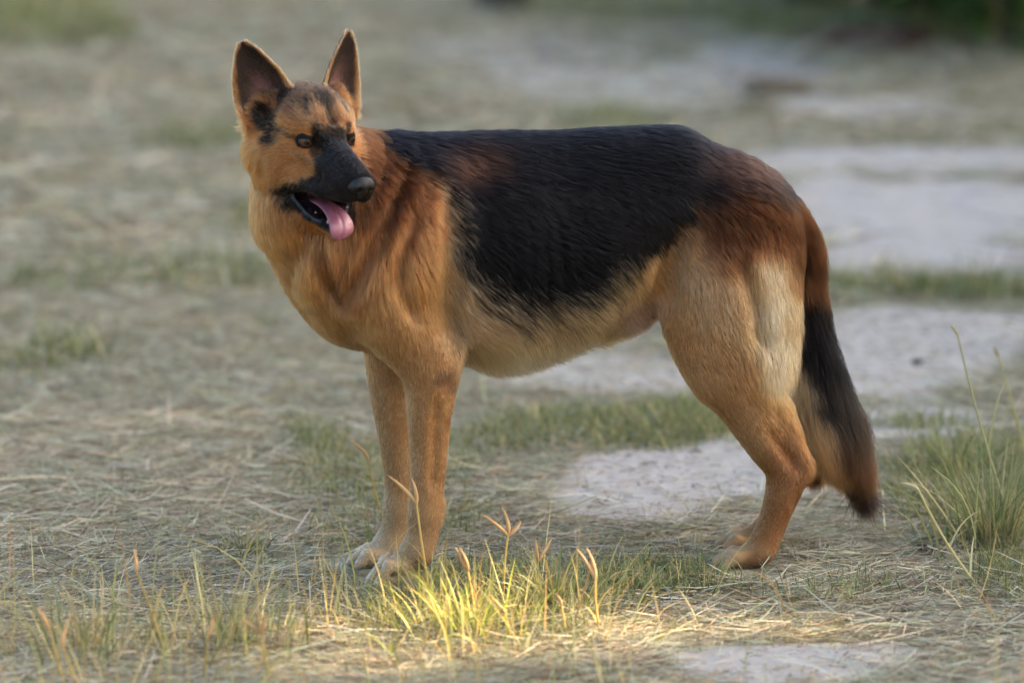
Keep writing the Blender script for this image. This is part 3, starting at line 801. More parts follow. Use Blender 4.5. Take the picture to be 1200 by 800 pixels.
def build_fur(N):
    tri = np.concatenate([BF[:, [0, 1, 2]], BF[:, [0, 2, 3]]])
    a, b, c = BV[tri[:, 0]], BV[tri[:, 1]], BV[tri[:, 2]]
    ar = np.linalg.norm(np.cross(b - a, c - a), axis=1) * DENS[tri].mean(1)
    cs = np.cumsum(ar); pick = np.searchsorted(cs, rng.random(N) * cs[-1])
    pick = np.minimum(pick, len(tri) - 1)
    r1, r2 = np.sqrt(rng.random(N)), rng.random(N)
    w = np.stack([1 - r1, r1 * (1 - r2), r1 * r2], 1)
    T = tri[pick]
    def ip(A): return (A[T] * (w[:, :, None] if A.ndim == 2 else w)).sum(1)
    root, nor, flo, ln, lift, col, blk = ip(BV), ip(BN), ip(F3), ip(LEN), ip(LIFT), ip(FC), ip(BLK)
    tn = ip(tinge); lip = ip(MOUTH); hd = ip(hwgt)
    nor /= np.linalg.norm(nor, axis=1, keepdims=True); flo /= np.linalg.norm(flo, axis=1, keepdims=True) + 1e-9
    ln = ln * rng.uniform(.65, 1.2, N)
    side = np.cross(nor, flo)
    wob = rng.normal(0, .16, (N, 2))
    # broad locks: slow sideways drift shared by neighbours
    px_, py_ = to_px(root)
    drift = (fbm(px_ * .06, py_ * .06 + root[:, 1] * 60, 41, 2) - .5) * .55
    K = 5
    pts = np.zeros((N, K, 3)); pts[:, 0] = root - nor * .0006
    lf = lift * rng.uniform(.55, 1.45, N)
    for k in range(1, K):
        s = (k - .5) / (K - 1)
        d = flo + nor * (lf * (1.25 - 1.45 * s))[:, None] + side * (wob[:, :1] * (1 - s) + wob[:, 1:] * s + (drift * (1 - .6 * hd))[:, None])
        d[:, 2] -= .22 * s * (1 - hd)
        d /= np.linalg.norm(d, axis=1, keepdims=True)
        pts[:, k] = pts[:, k - 1] + d * (ln / (K - 1))[:, None]
    # clumps
    nc = N // 9
    ci = rng.choice(N, nc, replace=False)
    kd = kdtree.KDTree(nc)
    for q, i in enumerate(ci): kd.insert(root[i], q)
    kd.balance()
    near = np.array([kd.find(p)[1] for p in root.tolist()])
    cc = ci[near]
    amt = np.clip((ln - .004) / .02, 0, 1) * rng.uniform(.05, .45, nc)[near]
    off = np.linalg.norm(root - root[cc], axis=1) < .012
    amt = amt * off
    for k in range(1, K):
        s = k / (K - 1)
        rel = ln / ln[cc]
        tgt = root[cc] + (pts[cc, k] - root[cc]) * np.minimum(rel, 1.3)[:, None]
        pts[:, k] += (tgt - pts[:, k]) * (amt * s ** 1.2 * .8)[:, None]
    # colour: each hair is black or tan in the mixed zones
    hbl = np.array((.0065, .006, .006)) + np.array((.024, .023, .025)) * ip(sstep(1.5, 3.5, hx) * sstep(-2.8, -.8, hz))[:, None] * rng.random((N, 1))  # bridge hairs greyer: the muzzle's sheen put into their colour
    gz_ = (rng.random(N) < .14) * hd
    hbl = hbl * (1 - gz_[:, None]) + np.array((.055, .045, .038)) * gz_[:, None]
    isb = rng.random(N) * .75 + .25 * rng.random(nc)[near] < blk
    cj = rng.normal(0, 1, nc)[near]
    j = np.exp(rng.normal(0, .24, N) + cj * (.16 - .06 * hd))
    col = col * j[:, None]
    col *= np.exp(rng.normal(0, .05, (N, 3)))
    bcol = np.array(BLACK) * (1 - tn[:, None] * rng.random((N, 1))) + np.array((.085, .030, .011)) * (tn[:, None] * rng.random((N, 1)))
    bcol = bcol * (1 - hd[:, None]) + hbl * hd[:, None]
    col = np.where(isb[:, None], bcol * np.exp(rng.normal(0, .2, (N, 1))), col)
    pale = rng.random(N) < .02 * np.clip((ln - .006) / .01, .15, 1)
    col[pale] = np.minimum(col[pale] * 1.7 + .004, .8)
    cu = bpy.data.hair_curves.new("fur")
    cu.add_curves([K] * N)
    cu.attributes["position"].data.foreach_set("vector", pts.astype(np.float32).ravel())
    rad = np.array([1.0, 1.0, .85, .6, .15])[None, :] * (np.clip(.00014 + ln * .0045, .00014, .00027) * rng.uniform(.8, 1.2, N))[:, None]
    ra = cu.attributes.new("radius", 'FLOAT', 'POINT') if "radius" not in cu.attributes else cu.attributes["radius"]
    ra.data.foreach_set("value", rad.astype(np.float32).ravel())
    # each hair is darker at the root; many body hairs carry a dark tip
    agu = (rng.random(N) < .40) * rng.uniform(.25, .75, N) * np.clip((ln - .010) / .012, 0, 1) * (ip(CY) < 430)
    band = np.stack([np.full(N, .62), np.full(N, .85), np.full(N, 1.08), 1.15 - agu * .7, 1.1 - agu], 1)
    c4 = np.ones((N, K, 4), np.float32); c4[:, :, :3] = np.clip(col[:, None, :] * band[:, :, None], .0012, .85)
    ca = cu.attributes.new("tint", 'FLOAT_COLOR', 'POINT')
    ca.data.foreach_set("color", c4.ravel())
    o = bpy.data.objects.new("fur", cu)
    COL.objects.link(o); o.parent = dog
    t = NT("fur_hair")
    h = t.n("ShaderNodeBsdfHairPrincipled", parametrization='COLOR')
    t.l(t.attr("tint").outputs["Color"], h.inputs["Color"])
    h.inputs["Roughness"].default_value = .38
    h.inputs["Radial Roughness"].default_value = .55
    h.inputs["Coat"].default_value = 0.0
    lum = t.n("ShaderNodeRGBToBW"); t.l(t.attr("tint").outputs["Color"], lum.inputs[0])
    mr = t.n("ShaderNodeMapRange"); t.l(lum.outputs[0], mr.inputs[0])
    for q, v in zip(("From Min", "From Max", "To Min", "To Max"), (.004, .06, 1.13, 1.45)): mr.inputs[q].default_value = v
    t.l(mr.outputs[0], h.inputs["IOR"])
    h.inputs["Random Roughness"].default_value = .3
    t.l(h.outputs[0], t.out.inputs[0])
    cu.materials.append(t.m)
    return o
fur = build_fur(int(os.environ.get("FUR_N", 600000)))

# ------------------------------------------------------------------ eyes, nose, tongue, teeth, claws
def uv_sphere(r, nu=32, nv=20, sx=1, sy=1, sz=1):
    V = [(0, 0, r * sz)]; F = []
    for i in range(1, nv):
        th = math.pi * i / nv
        for j in range(nu):
            ph = 2 * math.pi * j / nu
            V.append((r * sx * math.sin(th) * math.cos(ph), r * sy * math.sin(th) * math.sin(ph), r * sz * math.cos(th)))
    V.append((0, 0, -r * sz)); last = len(V) - 1
    for j in range(nu):
        k = (j + 1) % nu
        F.append((0, 1 + j, 1 + k, 1 + k))
        for i in range(nv - 2):
            a = 1 + i * nu
            F.append((a + j, a + nu + j, a + nu + k, a + k))
        a = 1 + (nv - 2) * nu
        F.append((a + j, last, last, a + k))
    return V, F
def tri_obj(name, V, F, mat, parent):
    me = bpy.data.meshes.new(name)
    F = [tuple(dict.fromkeys(f)) for f in F]
    me.from_pydata([tuple(v) for v in V], [], F); me.update()
    for p in me.polygons: p.use_smooth = True
    me.materials.append(mat)
    o = bpy.data.objects.new(name, me); COL.objects.link(o); o.parent = parent
    return o
t = NT("eye")
b_ = t.n("ShaderNodeBsdfPrincipled")
tc = t.n("ShaderNodeTexCoord")
sp = t.n("ShaderNodeSeparateXYZ"); t.l(tc.outputs["Object"], sp.inputs[0])
rr = t.math('SQRT', t.math('ADD', t.math('MULTIPLY', sp.outputs[0], sp.outputs[0]), t.math('MULTIPLY', sp.outputs[1], sp.outputs[1])))
rr = t.math('MULTIPLY', rr, 100.0)
nz_ = t.noise(900, 3, tc.outputs["Object"])
irc = t.mix(nz_.outputs[0], (.030, .011, .0038), (.090, .032, .007))
e1 = t.ramp(t.math('DIVIDE', rr, 1.2), [(.0, (0, 0, 0)), (.30, (0, 0, 0)), (.34, (1, 1, 1)), (.66, (1, 1, 1)), (.76, (0, 0, 0))])
t.l(t.mix(e1, (.003, .0025, .0025), irc), b_.inputs["Base Color"])
b_.inputs["Roughness"].default_value = .03
b_.inputs["Specular IOR Level"].default_value = .38
t.l(b_.outputs[0], t.out.inputs[0])
eye_m = t.m
gaze = np.array([.93, 0.0, .02]) @ HEAD
for e in EYES:
    V, F = uv_sphere(ER * .0104)
    o = tri_obj("eye", V, F, eye_m, dog)
    gz = (np.array([.88, .30 * np.sign(e[1]), .06]) @ HEAD)
    o.location = h2w(e)
    o.rotation_mode = 'QUATERNION'
    o.rotation_quaternion = Vector(gz).to_track_quat('Z', 'Y')

def sdf_part(name, lo, hi, step, fn, mat, it=2):
    """a small part meshed in head centimetres"""
    c = np.array([[x, y, z] for x in (lo[0], hi[0]) for y in (lo[1], hi[1]) for z in (lo[2], hi[2])])
    w = h2w(c)
    g2 = Grid(*[np.arange(w[:, k].min(), w[:, k].max() + step, step) for k in range(3)])
    fn(HeadGrid(g2))
    V, F = surface_nets(g2)
    V = smooth_mesh(V, F, it)
    return mesh_obj(name, V, F, mat, dog), V
def f_nose(h):
    h.ell((10.75, 0, -2.55), (1.25, 1.75, 1.25), .6)
    h.cap((10.9, 0, -2.6), 1.0, (10.6, 0, -4.0), .62, .5)
    h.cap2((11.2, 1.0, -2.75), .62, (10.4, 1.35, -3.0), .62, .4)
    h.cap2((12.2, .72, -3.0), .36, (11.2, .85, -3.05), .40, .25, sub=True)
    h.cap2((11.6, 1.1, -3.2), .22, (10.7, 2.2, -3.35), .14, .2, sub=True)
    h.cap((12.4, 0, -2.9), .10, (11.6, 0, -4.6), .10, .12, sub=True)
nose_m = plain_mat("nose_leather", (.004, .004, .005), .34, .28, .05, .6, 1400, .3)
nose, _ = sdf_part("nose", (8.6, -2.6, -5.4), (12.8, 2.6, -.8), .0008, f_nose, nose_m)
TP0 = np.array([(-2.5, 0, -9.6), (0.3, -.1, -9.0), (3.2, -.35, -8.7), (5.4, -.3, -9.0), (6.8, -.25, -9.8), (7.3, -.3, -10.7), (7.25, -.4, -11.4), (7.0, -.42, -11.8)])
TW0 = np.array([1.2, 1.35, 1.4, 1.6, 1.75, 1.65, 1.3, .75])
tk = np.linspace(0, 7, 36)
TP, TW = crom(TP0, tk), crom(TW0, tk)
def f_tongue(h):
    th = .36
    for a, b, wa, wb in zip(TP[:-1], TP[1:], TW[:-1], TW[1:]):
        h.cap(a, th, b, th, .12, ky=th / ((wa + wb) / 2))
    for a, b in zip(TP[8:-4], TP[9:-3]):
        d = (b - a) / np.linalg.norm(b - a); up = np.array([-d[2], 0, d[0]])
        h.cap(a + up * .46, .12, b + up * .46, .12, .25, sub=True)
tongue_m = plain_mat("tongue", (.25, .085, .125), .27, .5, .2, .6, 700, .10, .25)
tongue, _ = sdf_part("tongue", (-4.5, -3.8, -13.6), (8.2, 2.8, -7.2), .0011, f_tongue, tongue_m, 3)
tooth_m = plain_mat("tooth", (.36, .29, .20), .25, .5, .2, 0, 200, .08)
def cone(name, base, tip, r, mat, bend=None, n=10, m=5, parent=None):
    base, tip = np.asarray(base, float), np.asarray(tip, float)
    ax = tip - base; L = np.linalg.norm(ax); ax /= L
    s1 = np.cross(ax, (0.3, 1, 0.2)); s1 /= np.linalg.norm(s1); s2 = np.cross(ax, s1)
    V = []; F = []
    for i in range(m):
        t_ = i / m
        c = base + ax * L * t_ + (0 if bend is None else np.asarray(bend) * t_ * t_)
        for j in range(n):
            a = 2 * math.pi * j / n
            V.append(c + (s1 * math.cos(a) + s2 * math.sin(a)) * r * (1 - t_ ** 1.6))
    V.append(base + ax * L + (0 if bend is None else np.asarray(bend)))
    for i in range(m - 1):
        for j in range(n):
            k = (j + 1) % n
            F.append((i * n + j, i * n + k, (i + 1) * n + k, (i + 1) * n + j))
    for j in range(n): F.append(((m - 1) * n + j, (m - 1) * n + (j + 1) % n, len(V) - 1, len(V) - 1))
    return tri_obj(name, V, F, mat, parent)
for sg in (1, -1):
    cone("tooth", h2w((5.0, 1.35 * sg, -10.4)), h2w((5.5, 1.55 * sg, -9.2)), .0024, tooth_m, parent=dog)
    for k, (x, h_) in enumerate(((2.6, .5),)):
        cone("tooth", h2w((x, (2.05 + .16 * (3.2 - x)) * sg, -9.75 + .18 * (3.2 - x))), h2w((x, (2.05 + .16 * (3.2 - x)) * sg, -9.75 + .18 * (3.2 - x) + h_ * .36)), .0020, tooth_m, parent=dog)
for k in (-.75, -.25, .25, .75):
    cone("tooth", h2w((5.9, k, -10.6)), h2w((6.15, k, -9.75)), .0016, tooth_m, parent=dog)
claw_m = plain_mat("claw", (.07, .05, .037), .35, .5, .1)
for tp, zg, rm in CLAWS:
    d = np.array([-1.0, 0, 0])
    cone("claw", tp + np.array([-rm * .35, 0, rm * .12]), np.array([tp[0] - rm * .72 - .005, tp[1], zg + .0020]), .0026, claw_m, bend=(0, 0, -.0006), parent=dog)
# ------------------------------------------------------------------ ground: one sheet to the horizon
def geo(a, b, n, far, m):
    core = np.linspace(a, b, n)
    st = core[1] - core[0]
    q = np.geomspace(1, 1 + (far - max(abs(a), abs(b))), m)[1:] - 1
    return np.concatenate([a - q[::-1], core, b + q])
gx, gy = geo(-2.3, 2.5, 250, 900, 36), geo(-1.4, 8.5, 500, 900, 36)
GX, GY = np.meshgrid(gx, gy, indexing='ij')
GZ = ground_z(GX, GY)
gv = np.stack([GX, GY, GZ], -1).reshape(-1, 3)
ii = np.arange(len(gx) * len(gy)).reshape(len(gx), len(gy))
gf = np.stack([ii[:-1, :-1], ii[1:, :-1], ii[1:, 1:], ii[:-1, 1:]], -1).reshape(-1, 4)

# where bare sand shows (photo px centre, half sizes, strength); the rest is litter
SAND = [(1080,188,240,18,1),(930,184,90,13,1),(1100,254,210,42,1),(985,240,90,34,1),(1095,310,150,24,1),(1100,395,190,30,1),(1040,430,170,45,1),(900,450,120,35,.8),(700,440,150,30,.75),(640,400,120,25,.5),
        (830,560,150,36,1),(930,520,110,34,.95),(1060,500,120,24,.9),(760,585,110,30,.8),(960,575,50,14,.6),(930,778,150,26,1),(1000,765,90,18,.7),(880,90,120,24,.7),(720,105,170,36,.55),(1010,125,110,14,.7),(620,62,170,24,.5),(880,60,70,14,.6),(840,150,200,12,.35)]
GRAVEL = None
def sand_at(x, y):
    z = ground_z(x, y)
    cx, cy = to_px(np.stack([x, y, z], -1))
    persp = np.clip((DIST + y) / DIST, .5, 3)
    w1 = (fbm(x * 2.2, y * 1.1, 61, 4) - .5); w2 = (fbm(x * 9, y * 5, 62, 3) - .5)
    m = np.zeros_like(x)
    for a, b, ra, rb, s_ in SAND:
        d = np.hypot((cx - a + w1 * 90 / persp) / ra, (cy - b + (w1 * 34 + w2 * 22) / persp) / rb)
        m = np.maximum(m, s_ * (1 - sstep(.72, 1.22, d + w2 * .3)))
    inside = (cy > -30) & (cy < 860) & (np.abs(cx - 600) < 760)
    out = sstep(.52, .62, fbm(x * .35 + 5, y * .35, 63, 3)) * .8
    return np.where(inside, m, out)
GREEN = [(720,510,150,24,.9),(810,500,70,26,1),(600,525,90,20,.55),(1140,575,100,56,1),(1190,640,70,60,.9),(780,684,100,20,.9),(560,720,150,44,.7),(660,690,80,22,.7),(1120,348,130,12,.9),(1010,350,50,12,.7),(450,560,120,34,.35),(60,420,90,20,.35),(320,270,60,16,.3),(200,330,200,20,.25),
         (60,30,90,30,.6),(700,140,60,10,.5),(1150,20,130,40,.9),(930,30,90,18,.6),(740,20,160,14,.4),(380,525,40,20,.6),(240,170,90,14,.3),(1080,500,60,10,.3),(960,690,130,14,.2),(480,620,120,30,.25)]
def green_at(x, y):
    z = ground_z(x, y)
    cx, cy = to_px(np.stack([x, y, z], -1))
    w1 = (fbm(x * 3, y * 2, 71, 3) - .5)
    m = np.zeros_like(x)
    for a, b, ra, rb, s_ in GREEN:
        d = np.hypot((cx - a + w1 * 60) / ra, (cy - b + w1 * 30) / rb)
        m = np.maximum(m, s_ * (1 - sstep(.5, 1.3, d)))
    return m
sandm = sand_at(gv[:, 0], gv[:, 1]); greenm = green_at(gv[:, 0], gv[:, 1])
t = NT("ground_soil")
b_ = t.n("ShaderNodeBsdfPrincipled")
tc = t.n("ShaderNodeTexCoord").outputs["Object"]
n1 = t.noise(3.0, 5, tc); n2 = t.noise(22, 6, tc, .65); n3 = t.noise(140, 4, tc, .6); n4 = t.noise(1.3, 4, tc)
mp_ = t.n("ShaderNodeMapping"); mp_.inputs["Scale"].default_value = (6, 26, 10); t.l(tc, mp_.inputs[0])
n5 = t.noise(1.0, 5, mp_.outputs[0], .6)
lit = t.ramp(n2.outputs[0], [(.30, (.060, .047, .030)), (.47, (.19, .16, .105)), (.58, (.30, .265, .175)), (.75, (.42, .37, .26))])
lit2 = t.ramp(n5.outputs[0], [(.30, (.12, .088, .055)), (.48, (.225, .205, .14)), (.60, (.30, .30, .215)), (.74, (.38, .30, .20))])
lit = t.mix(.55, lit, lit2)
lit = t.mix(t.ramp(n4.outputs[0], [(.35, 0), (.65, .6)]), lit, t.mix(.5, lit, (.20, .225, .13)))
snd = t.ramp(n2.outputs[0], [(.25, (.23, .21, .187)), (.45, (.335, .310, .280)), (.7, (.40, .373, .34))])
snd = t.mix(t.ramp(n1.outputs[0], [(.36, 0), (.66, .6)]), snd, (.36, .315, .265))
snd = t.mix(t.ramp(n3.outputs[0], [(.66, 0), (.78, .35)]), snd, (.24, .20, .155))
fac = t.math('ADD', t.attr("sand").outputs["Fac"], t.math('MULTIPLY', t.math('SUBTRACT', n2.outputs[0], .5), .9))
mp2 = t.n('ShaderNodeMapping'); mp2.inputs['Scale'].default_value = (3.2, 8.5, 5); t.l(tc, mp2.inputs[0])
n6 = t.noise(1.0, 4, mp2.outputs[0], .62)
lit = t.mix(t.ramp(n6.outputs[0], [(.34, .95), (.47, 0)]), lit, (.085, .066, .042))
lit = t.mix(t.ramp(n6.outputs[0], [(.51, 0), (.62, .85)]), lit, (.43, .42, .33))
n7 = t.noise(13, 3, tc, .6)
lit = t.mix(t.ramp(n7.outputs[0], [(.34, .7), (.46, 0)]), lit, (.09, .072, .045))
lit = t.mix(t.ramp(n7.outputs[0], [(.56, 0), (.66, .6)]), lit, (.46, .42, .32))
col = t.mix(t.ramp(fac, [(.32, 0), (.62, 1)]), lit, snd)
gfac = t.math('MULTIPLY', t.attr("green").outputs["Fac"], t.ramp(n2.outputs[0], [(.35, .2), (.65, .9)]))
col = t.mix(gfac, col, t.mix(n3.outputs[0], (.05, .075, .022), (.15, .165, .06)))
t.l(col, b_.inputs["Base Color"])
b_.inputs["Roughness"].default_value = .95
b_.inputs["Specular IOR Level"].default_value = .15
bm_ = t.n("ShaderNodeBump"); t.l(t.ramp(t.attr('sand').outputs['Fac'], [(.3, .9), (.7, .35)]), bm_.inputs['Strength']); bm_.inputs["Distance"].default_value = .012
hgt = t.math('ADD', n2.outputs[0], t.math('MULTIPLY', n3.outputs[0], .35))
t.l(hgt, bm_.inputs["Height"]); t.l(bm_.outputs[0], b_.inputs["Normal"])
t.l(b_.outputs[0], t.out.inputs[0])
ground = mesh_obj("ground", gv, gf, t.m)
tag(ground, "dry sandy ground with patches of mown grass under the dog", kind="structure")
float_attr(ground, sandm, "sand"); float_attr(ground, greenm, "green")

# ------------------------------------------------------------------ blades
def blade_mat(name, trans=.35, rough=.55):
    t = NT(name)
    tint = t.attr("tint").outputs["Color"]
    p = t.n("ShaderNodeBsdfPrincipled"); t.l(tint, p.inputs["Base Color"])
    p.inputs["Roughness"].default_value = rough; p.inputs["Specular IOR Level"].default_value = .3
    tr = t.n("ShaderNodeBsdfTranslucent"); t.l(t.mix(1.0, tint, (1, .95, .7), 'MULTIPLY'), tr.inputs[0])
    mx = t.n("ShaderNodeMixShader"); mx.inputs[0].default_value = trans
    t.l(p.outputs[0], mx.inputs[1]); t.l(tr.outputs[0], mx.inputs[2]); t.l(mx.outputs[0], t.out.inputs[0])
    return t.m
M_BLADE = blade_mat("grass_blade"); M_STRAW = blade_mat("straw", .2, .6)

def ribbons(base, az, el, length, width, bend, tint, segs=3, twist=None, tip=.12):
    """curved flat blades. az: heading, el: start elevation, bend: change of elevation along the blade"""
    n = len(base); L = length / segs
    V = np.zeros((n, segs + 1, 2, 3)); p = base.copy()
    roll = np.zeros(n) if twist is None else twist
    for k in range(segs + 1):
        e = el + bend * k / segs
        d = np.stack([np.cos(az) * np.cos(e), np.sin(az) * np.cos(e), np.sin(e)], 1)
        s1 = np.stack([-np.sin(az), np.cos(az), np.zeros(n)], 1); s2 = np.cross(d, s1)
        sd = s1 * np.cos(roll)[:, None] + s2 * np.sin(roll)[:, None]
        w = (width * .5 * (1 - (1 - tip) * (k / segs) ** 1.8))[:, None]
        V[:, k, 0] = p - sd * w; V[:, k, 1] = p + sd * w
        p = p + d * L[:, None]
    F = []
    i0 = np.arange(n) * (segs + 1) * 2
    for k in range(segs):
        a = i0 + 2 * k
        F.append(np.stack([a, a + 1, a + 3, a + 2], 1))
    tin = np.repeat(tint, (segs + 1) * 2, axis=0)
    return V.reshape(-1, 3), np.concatenate(F), tin
def batch(name, parts, mat, **tags):
    off = 0; VV, FF, TT = [], [], []
    for V, F, T in parts:
        VV.append(V); FF.append(F + off); TT.append(T); off += len(V)
    o = mesh_obj(name, np.concatenate(VV), np.concatenate(FF), mat)
    color_attr(o, np.concatenate(TT)); tag(o, **tags)
    return o
def scatter(n, y0, y1, margin=1.12, keep=None):
    """points on the ground in the wedge the camera can see, kept by a probability"""
    out = np.zeros((0, 2))
    while len(out) < n:
        y = rng.uniform(y0, y1, n * 2); hw = .735 * (DIST + y) / DIST * margin + .05
        x = rng.uniform(-1, 1, n * 2) * (.735 * (DIST + y1) / DIST * margin + .05)
        ok = np.abs(x) < hw
        p = np.stack([x, y], 1)[ok]
        if keep is not None: p = p[rng.random(len(p)) < keep(p[:, 0], p[:, 1])]
        out = np.concatenate([out, p])
    return out[:n]
def on_ground(p, dz=0.0):
    return np.stack([p[:, 0], p[:, 1], ground_z(p[:, 0], p[:, 1]) + dz], 1)
def pal(n, cols, wts, j=.18):
    c = np.array(cols)[rng.choice(len(cols), n, p=np.array(wts) / sum(wts))]
    return np.clip(c * np.exp(rng.normal(0, j, (n, 1))) * np.exp(rng.normal(0, .05, (n, 3))), .01, .8)
STRAW_P = [(.47,.395,.265), (.38,.345,.245), (.34,.36,.26), (.26,.18,.11), (.11,.075,.046), (.53,.48,.37), (.27,.29,.17)]
PAWS = np.array([c_[0][:2] + np.array([.02, 0]) for c_ in CLAWS])
def off_paws(x, y):
    dx_ = x[:, None] - PAWS[None, :, 0]; dy_ = y[:, None] - PAWS[None, :, 1]
    d = np.min(np.hypot(dx_, np.where(dy_ < 0, dy_ * .62, dy_)), axis=1)      # grass trodden down round the paws
    return sstep(.026, .046, d) * .97 + .03
def straw(n, y0, y1, lmin, lmax, w0, w1, keep, wts, zmax=.012, el=.12):
    p = scatter(n, y0, y1, keep=keep)
    b = on_ground(p); b[:, 2] += rng.random(n) ** 2 * zmax + .0015
    # mown litter: heads mostly one way, in swathes
    az = rng.normal(0, .75, n) + (fbm(p[:, 0] * 2, p[:, 1] * 2, 81, 2) - .5) * 2.6 + np.where(rng.random(n) < .5, math.pi, 0)
    ln_ = rng.uniform(lmin, lmax, n) * rng.uniform(.5, 1, n)
    clear = np.ones(n)
    for f_ in (.33, .66, 1.0): clear = np.minimum(clear, off_paws(p[:, 0] + np.cos(az) * ln_ * f_, p[:, 1] + np.sin(az) * ln_ * f_))
    b[rng.random(n) > clear, 2] -= .03            # pressed under the paws
    return ribbons(b, az, rng.normal(.04, el, n), ln_, rng.uniform(w0, w1, n), rng.normal(-.05, .35, n), pal(n, STRAW_P, wts), 2, rng.uniform(-.9, .9, n), .5)
k_lit = lambda x, y: np.clip(1.02 - 1.15 * sand_at(x, y), .03, 1) * off_paws(x, y)
DN = float(os.environ.get("GRASS_D", 1))
parts = [straw(int(115000 * DN), -1.15, 2.4, .02, .095, .0008, .0018, k_lit, [3, 3, 3.2, 3, 3.2, 1.4, 1.6]),
         straw(int(6500 * DN), -1.15, 2.4, .07, .18, .0012, .0026, k_lit, [3, 2, 3, 1, .6, 2.4, 1]),
         straw(int(34000 * DN), 2.4, 8.2, .05, .20, .002, .005, k_lit, [3, 2, 3, 3, 3, 3, 1.4], .02),
         straw(int(3200 * DN), -1.15, 2.4, .006, .03, .001, .003, lambda x, y: sand_at(x, y), [2, 1, 1, 3, 3, .6, .4], .003)]
batch("straw", parts, M_STRAW, label="dry mown grass lying flat on the sandy ground", kind="stuff")

GREEN_P = [(.13,.17,.060), (.19,.22,.085), (.25,.26,.12), (.33,.30,.14), (.42,.34,.18), (.09,.115,.045)]
def turf(n, y0, y1, h0, h1, w0, w1, keep, wts, el=1.15, bend=(-.9, .45), segs=3, j=.2):
    p = scatter(n, y0, y1, keep=keep)
    h = rng.uniform(h0, h1, n) * rng.uniform(.5, 1, n)
    return ribbons(on_ground(p, -.003), rng.uniform(0, 2 * math.pi, n), np.clip(rng.normal(el, .3, n), .15, 1.55), h, rng.uniform(w0, w1, n), rng.normal(bend[0], bend[1], n), pal(n, GREEN_P, wts, j), segs, rng.uniform(-1, 1, n))
k_gr = lambda x, y: np.clip(green_at(x, y), 0, 1) * off_paws(x, y)
k_th = lambda x, y: np.clip((1 - sand_at(x, y)) * sstep(.42, .62, fbm(x * 7, y * 7, 91, 3)), 0, 1) * off_paws(x, y)
parts = [turf(int(26000 * DN), -.95, 1.6, .02, .065, .0012, .0028, k_gr, [2, 3, 3, 2, 1.4, 1.5]),
         turf(int(16000 * DN), -1.15, 2.6, .012, .040, .001, .0022, k_th, [.6, 1.2, 2, 3, 3, .5]),
         turf(int(16000 * DN), 1.6, 8.2, .03, .11, .002, .005, k_gr, [3, 3, 2, 1.2, 1, 2]),
         turf(int(9000 * DN), 2.4, 8.2, .02, .07, .002, .004, k_th, [.6, 1, 2, 3, 3, .5])]
p_ = scatter(420, -1.1, -.12, keep=lambda x, y: np.clip(.15 + (x < .15) + .3 * (x > .6), 0, 1))
n_ = len(p_)
parts.append(ribbons(on_ground(p_, -.004), rng.uniform(0, 6.28, n_), rng.uniform(1.0, 1.5, n_), rng.uniform(.05, .17, n_), rng.uniform(.0012, .0026, n_), rng.normal(-.5, .4, n_), pal(n_, [(.50, .38, .15), (.42, .36, .14), (.30, .30, .10), (.56, .46, .26), (.46, .28, .12)], [3, 3, 2, 2, 2]), 5, rng.uniform(-1, 1, n_)))
batch("grass", parts, M_BLADE, label="short green and yellowing grass growing in patches", kind="stuff")

def tuft(name, px, py, n, spread, h0, h1, wts, label, group=None, cols=None, w=(.0014, .0034), el=1.25, bend=-.8, lean=None):
    c = G(px, py)
    r = np.abs(rng.normal(0, spread, n)); a = rng.uniform(0, 2 * math.pi, n)
    p = np.stack([c[0] + r * np.cos(a), c[1] + r * np.sin(a) * .8], 1)
    az = a + rng.normal(0, .7, n) if lean is None else np.where(rng.random(n) < .6, lean + rng.normal(0, .6, n), a)
    h = rng.uniform(h0, h1, n)
    root = bpy.data.objects.new(name, None); COL.objects.link(root); root.location = c; root.empty_display_size = .05
    o = batch('blades', [ribbons(on_ground(p, -.004) - c, az, np.clip(rng.normal(el, .22, n), .4, 1.55), h, rng.uniform(*w, n), rng.normal(bend, .4, n), pal(n, cols or GREEN_P, wts), 5, rng.uniform(-1.2, 1.2, n))], M_BLADE)
    o.parent = root; o['kind'] = 'stuff'
    tag(root, label, "grass tuft", group)
    return root
TG = "grass tufts round the dog"
tuft("grass_tuft", 1165, 640, 330, .065, .06, .20, [2, 3, 3, 2.4, 2.4, 1], "tall green tuft with straw-coloured blades at the right edge of the frame", TG)
tuft("grass_tuft", 1120, 560, 260, .075, .03, .10, [3, 3, 3, 1.6, 1, 2], "low dense green tuft on the rise behind the dog's tail", TG)
tuft("grass_tuft", 545, 748, 170, .10, .03, .12, [3, 3, 2, 2, 1], "bright yellow-green sunlit tuft in front of the forepaws", TG, [(.34,.36,.07), (.44,.40,.10), (.50,.40,.15), (.25,.30,.07), (.56,.48,.26)], (.0018, .0042))  # sun glow through the blades is painted into this yellower palette
tuft("grass_tuft", 512, 712, 46, .03, .04, .11, [.8, 2, 3, 3.4, 3, .3], "tuft of long yellow blades touching the nearest forepaw", TG)
tuft("grass_tuft", 650, 715, 200, .06, .04, .12, [2, 3, 3, 2.4, 2, 1], "green tuft below the belly with the forked seed heads", TG)
tuft("grass_tuft", 760, 696, 150, .05, .02, .05, [3, 3, 2, 1.6, 1.4, 2], "low green tuft in front of the hind paws", TG)
tuft("grass_tuft", 285, 650, 90, .022, .02, .055, [.5, 1, 1.4, 2, 2.4, 3], "small brown-green rosette alone on the litter left of the forepaws", TG)
tuft("grass_tuft", 800, 505, 220, .10, .03, .09, [2.4, 3, 3, 2, 1.4, 1], "pale green tuft under the belly in front of the hind leg", TG)
tuft("grass_tuft", 100, 770, 150, .09, .06, .15, [.5, 1.2, 2, 3, 3.4, .4], "thin straw-coloured tuft at the lower left corner", TG)
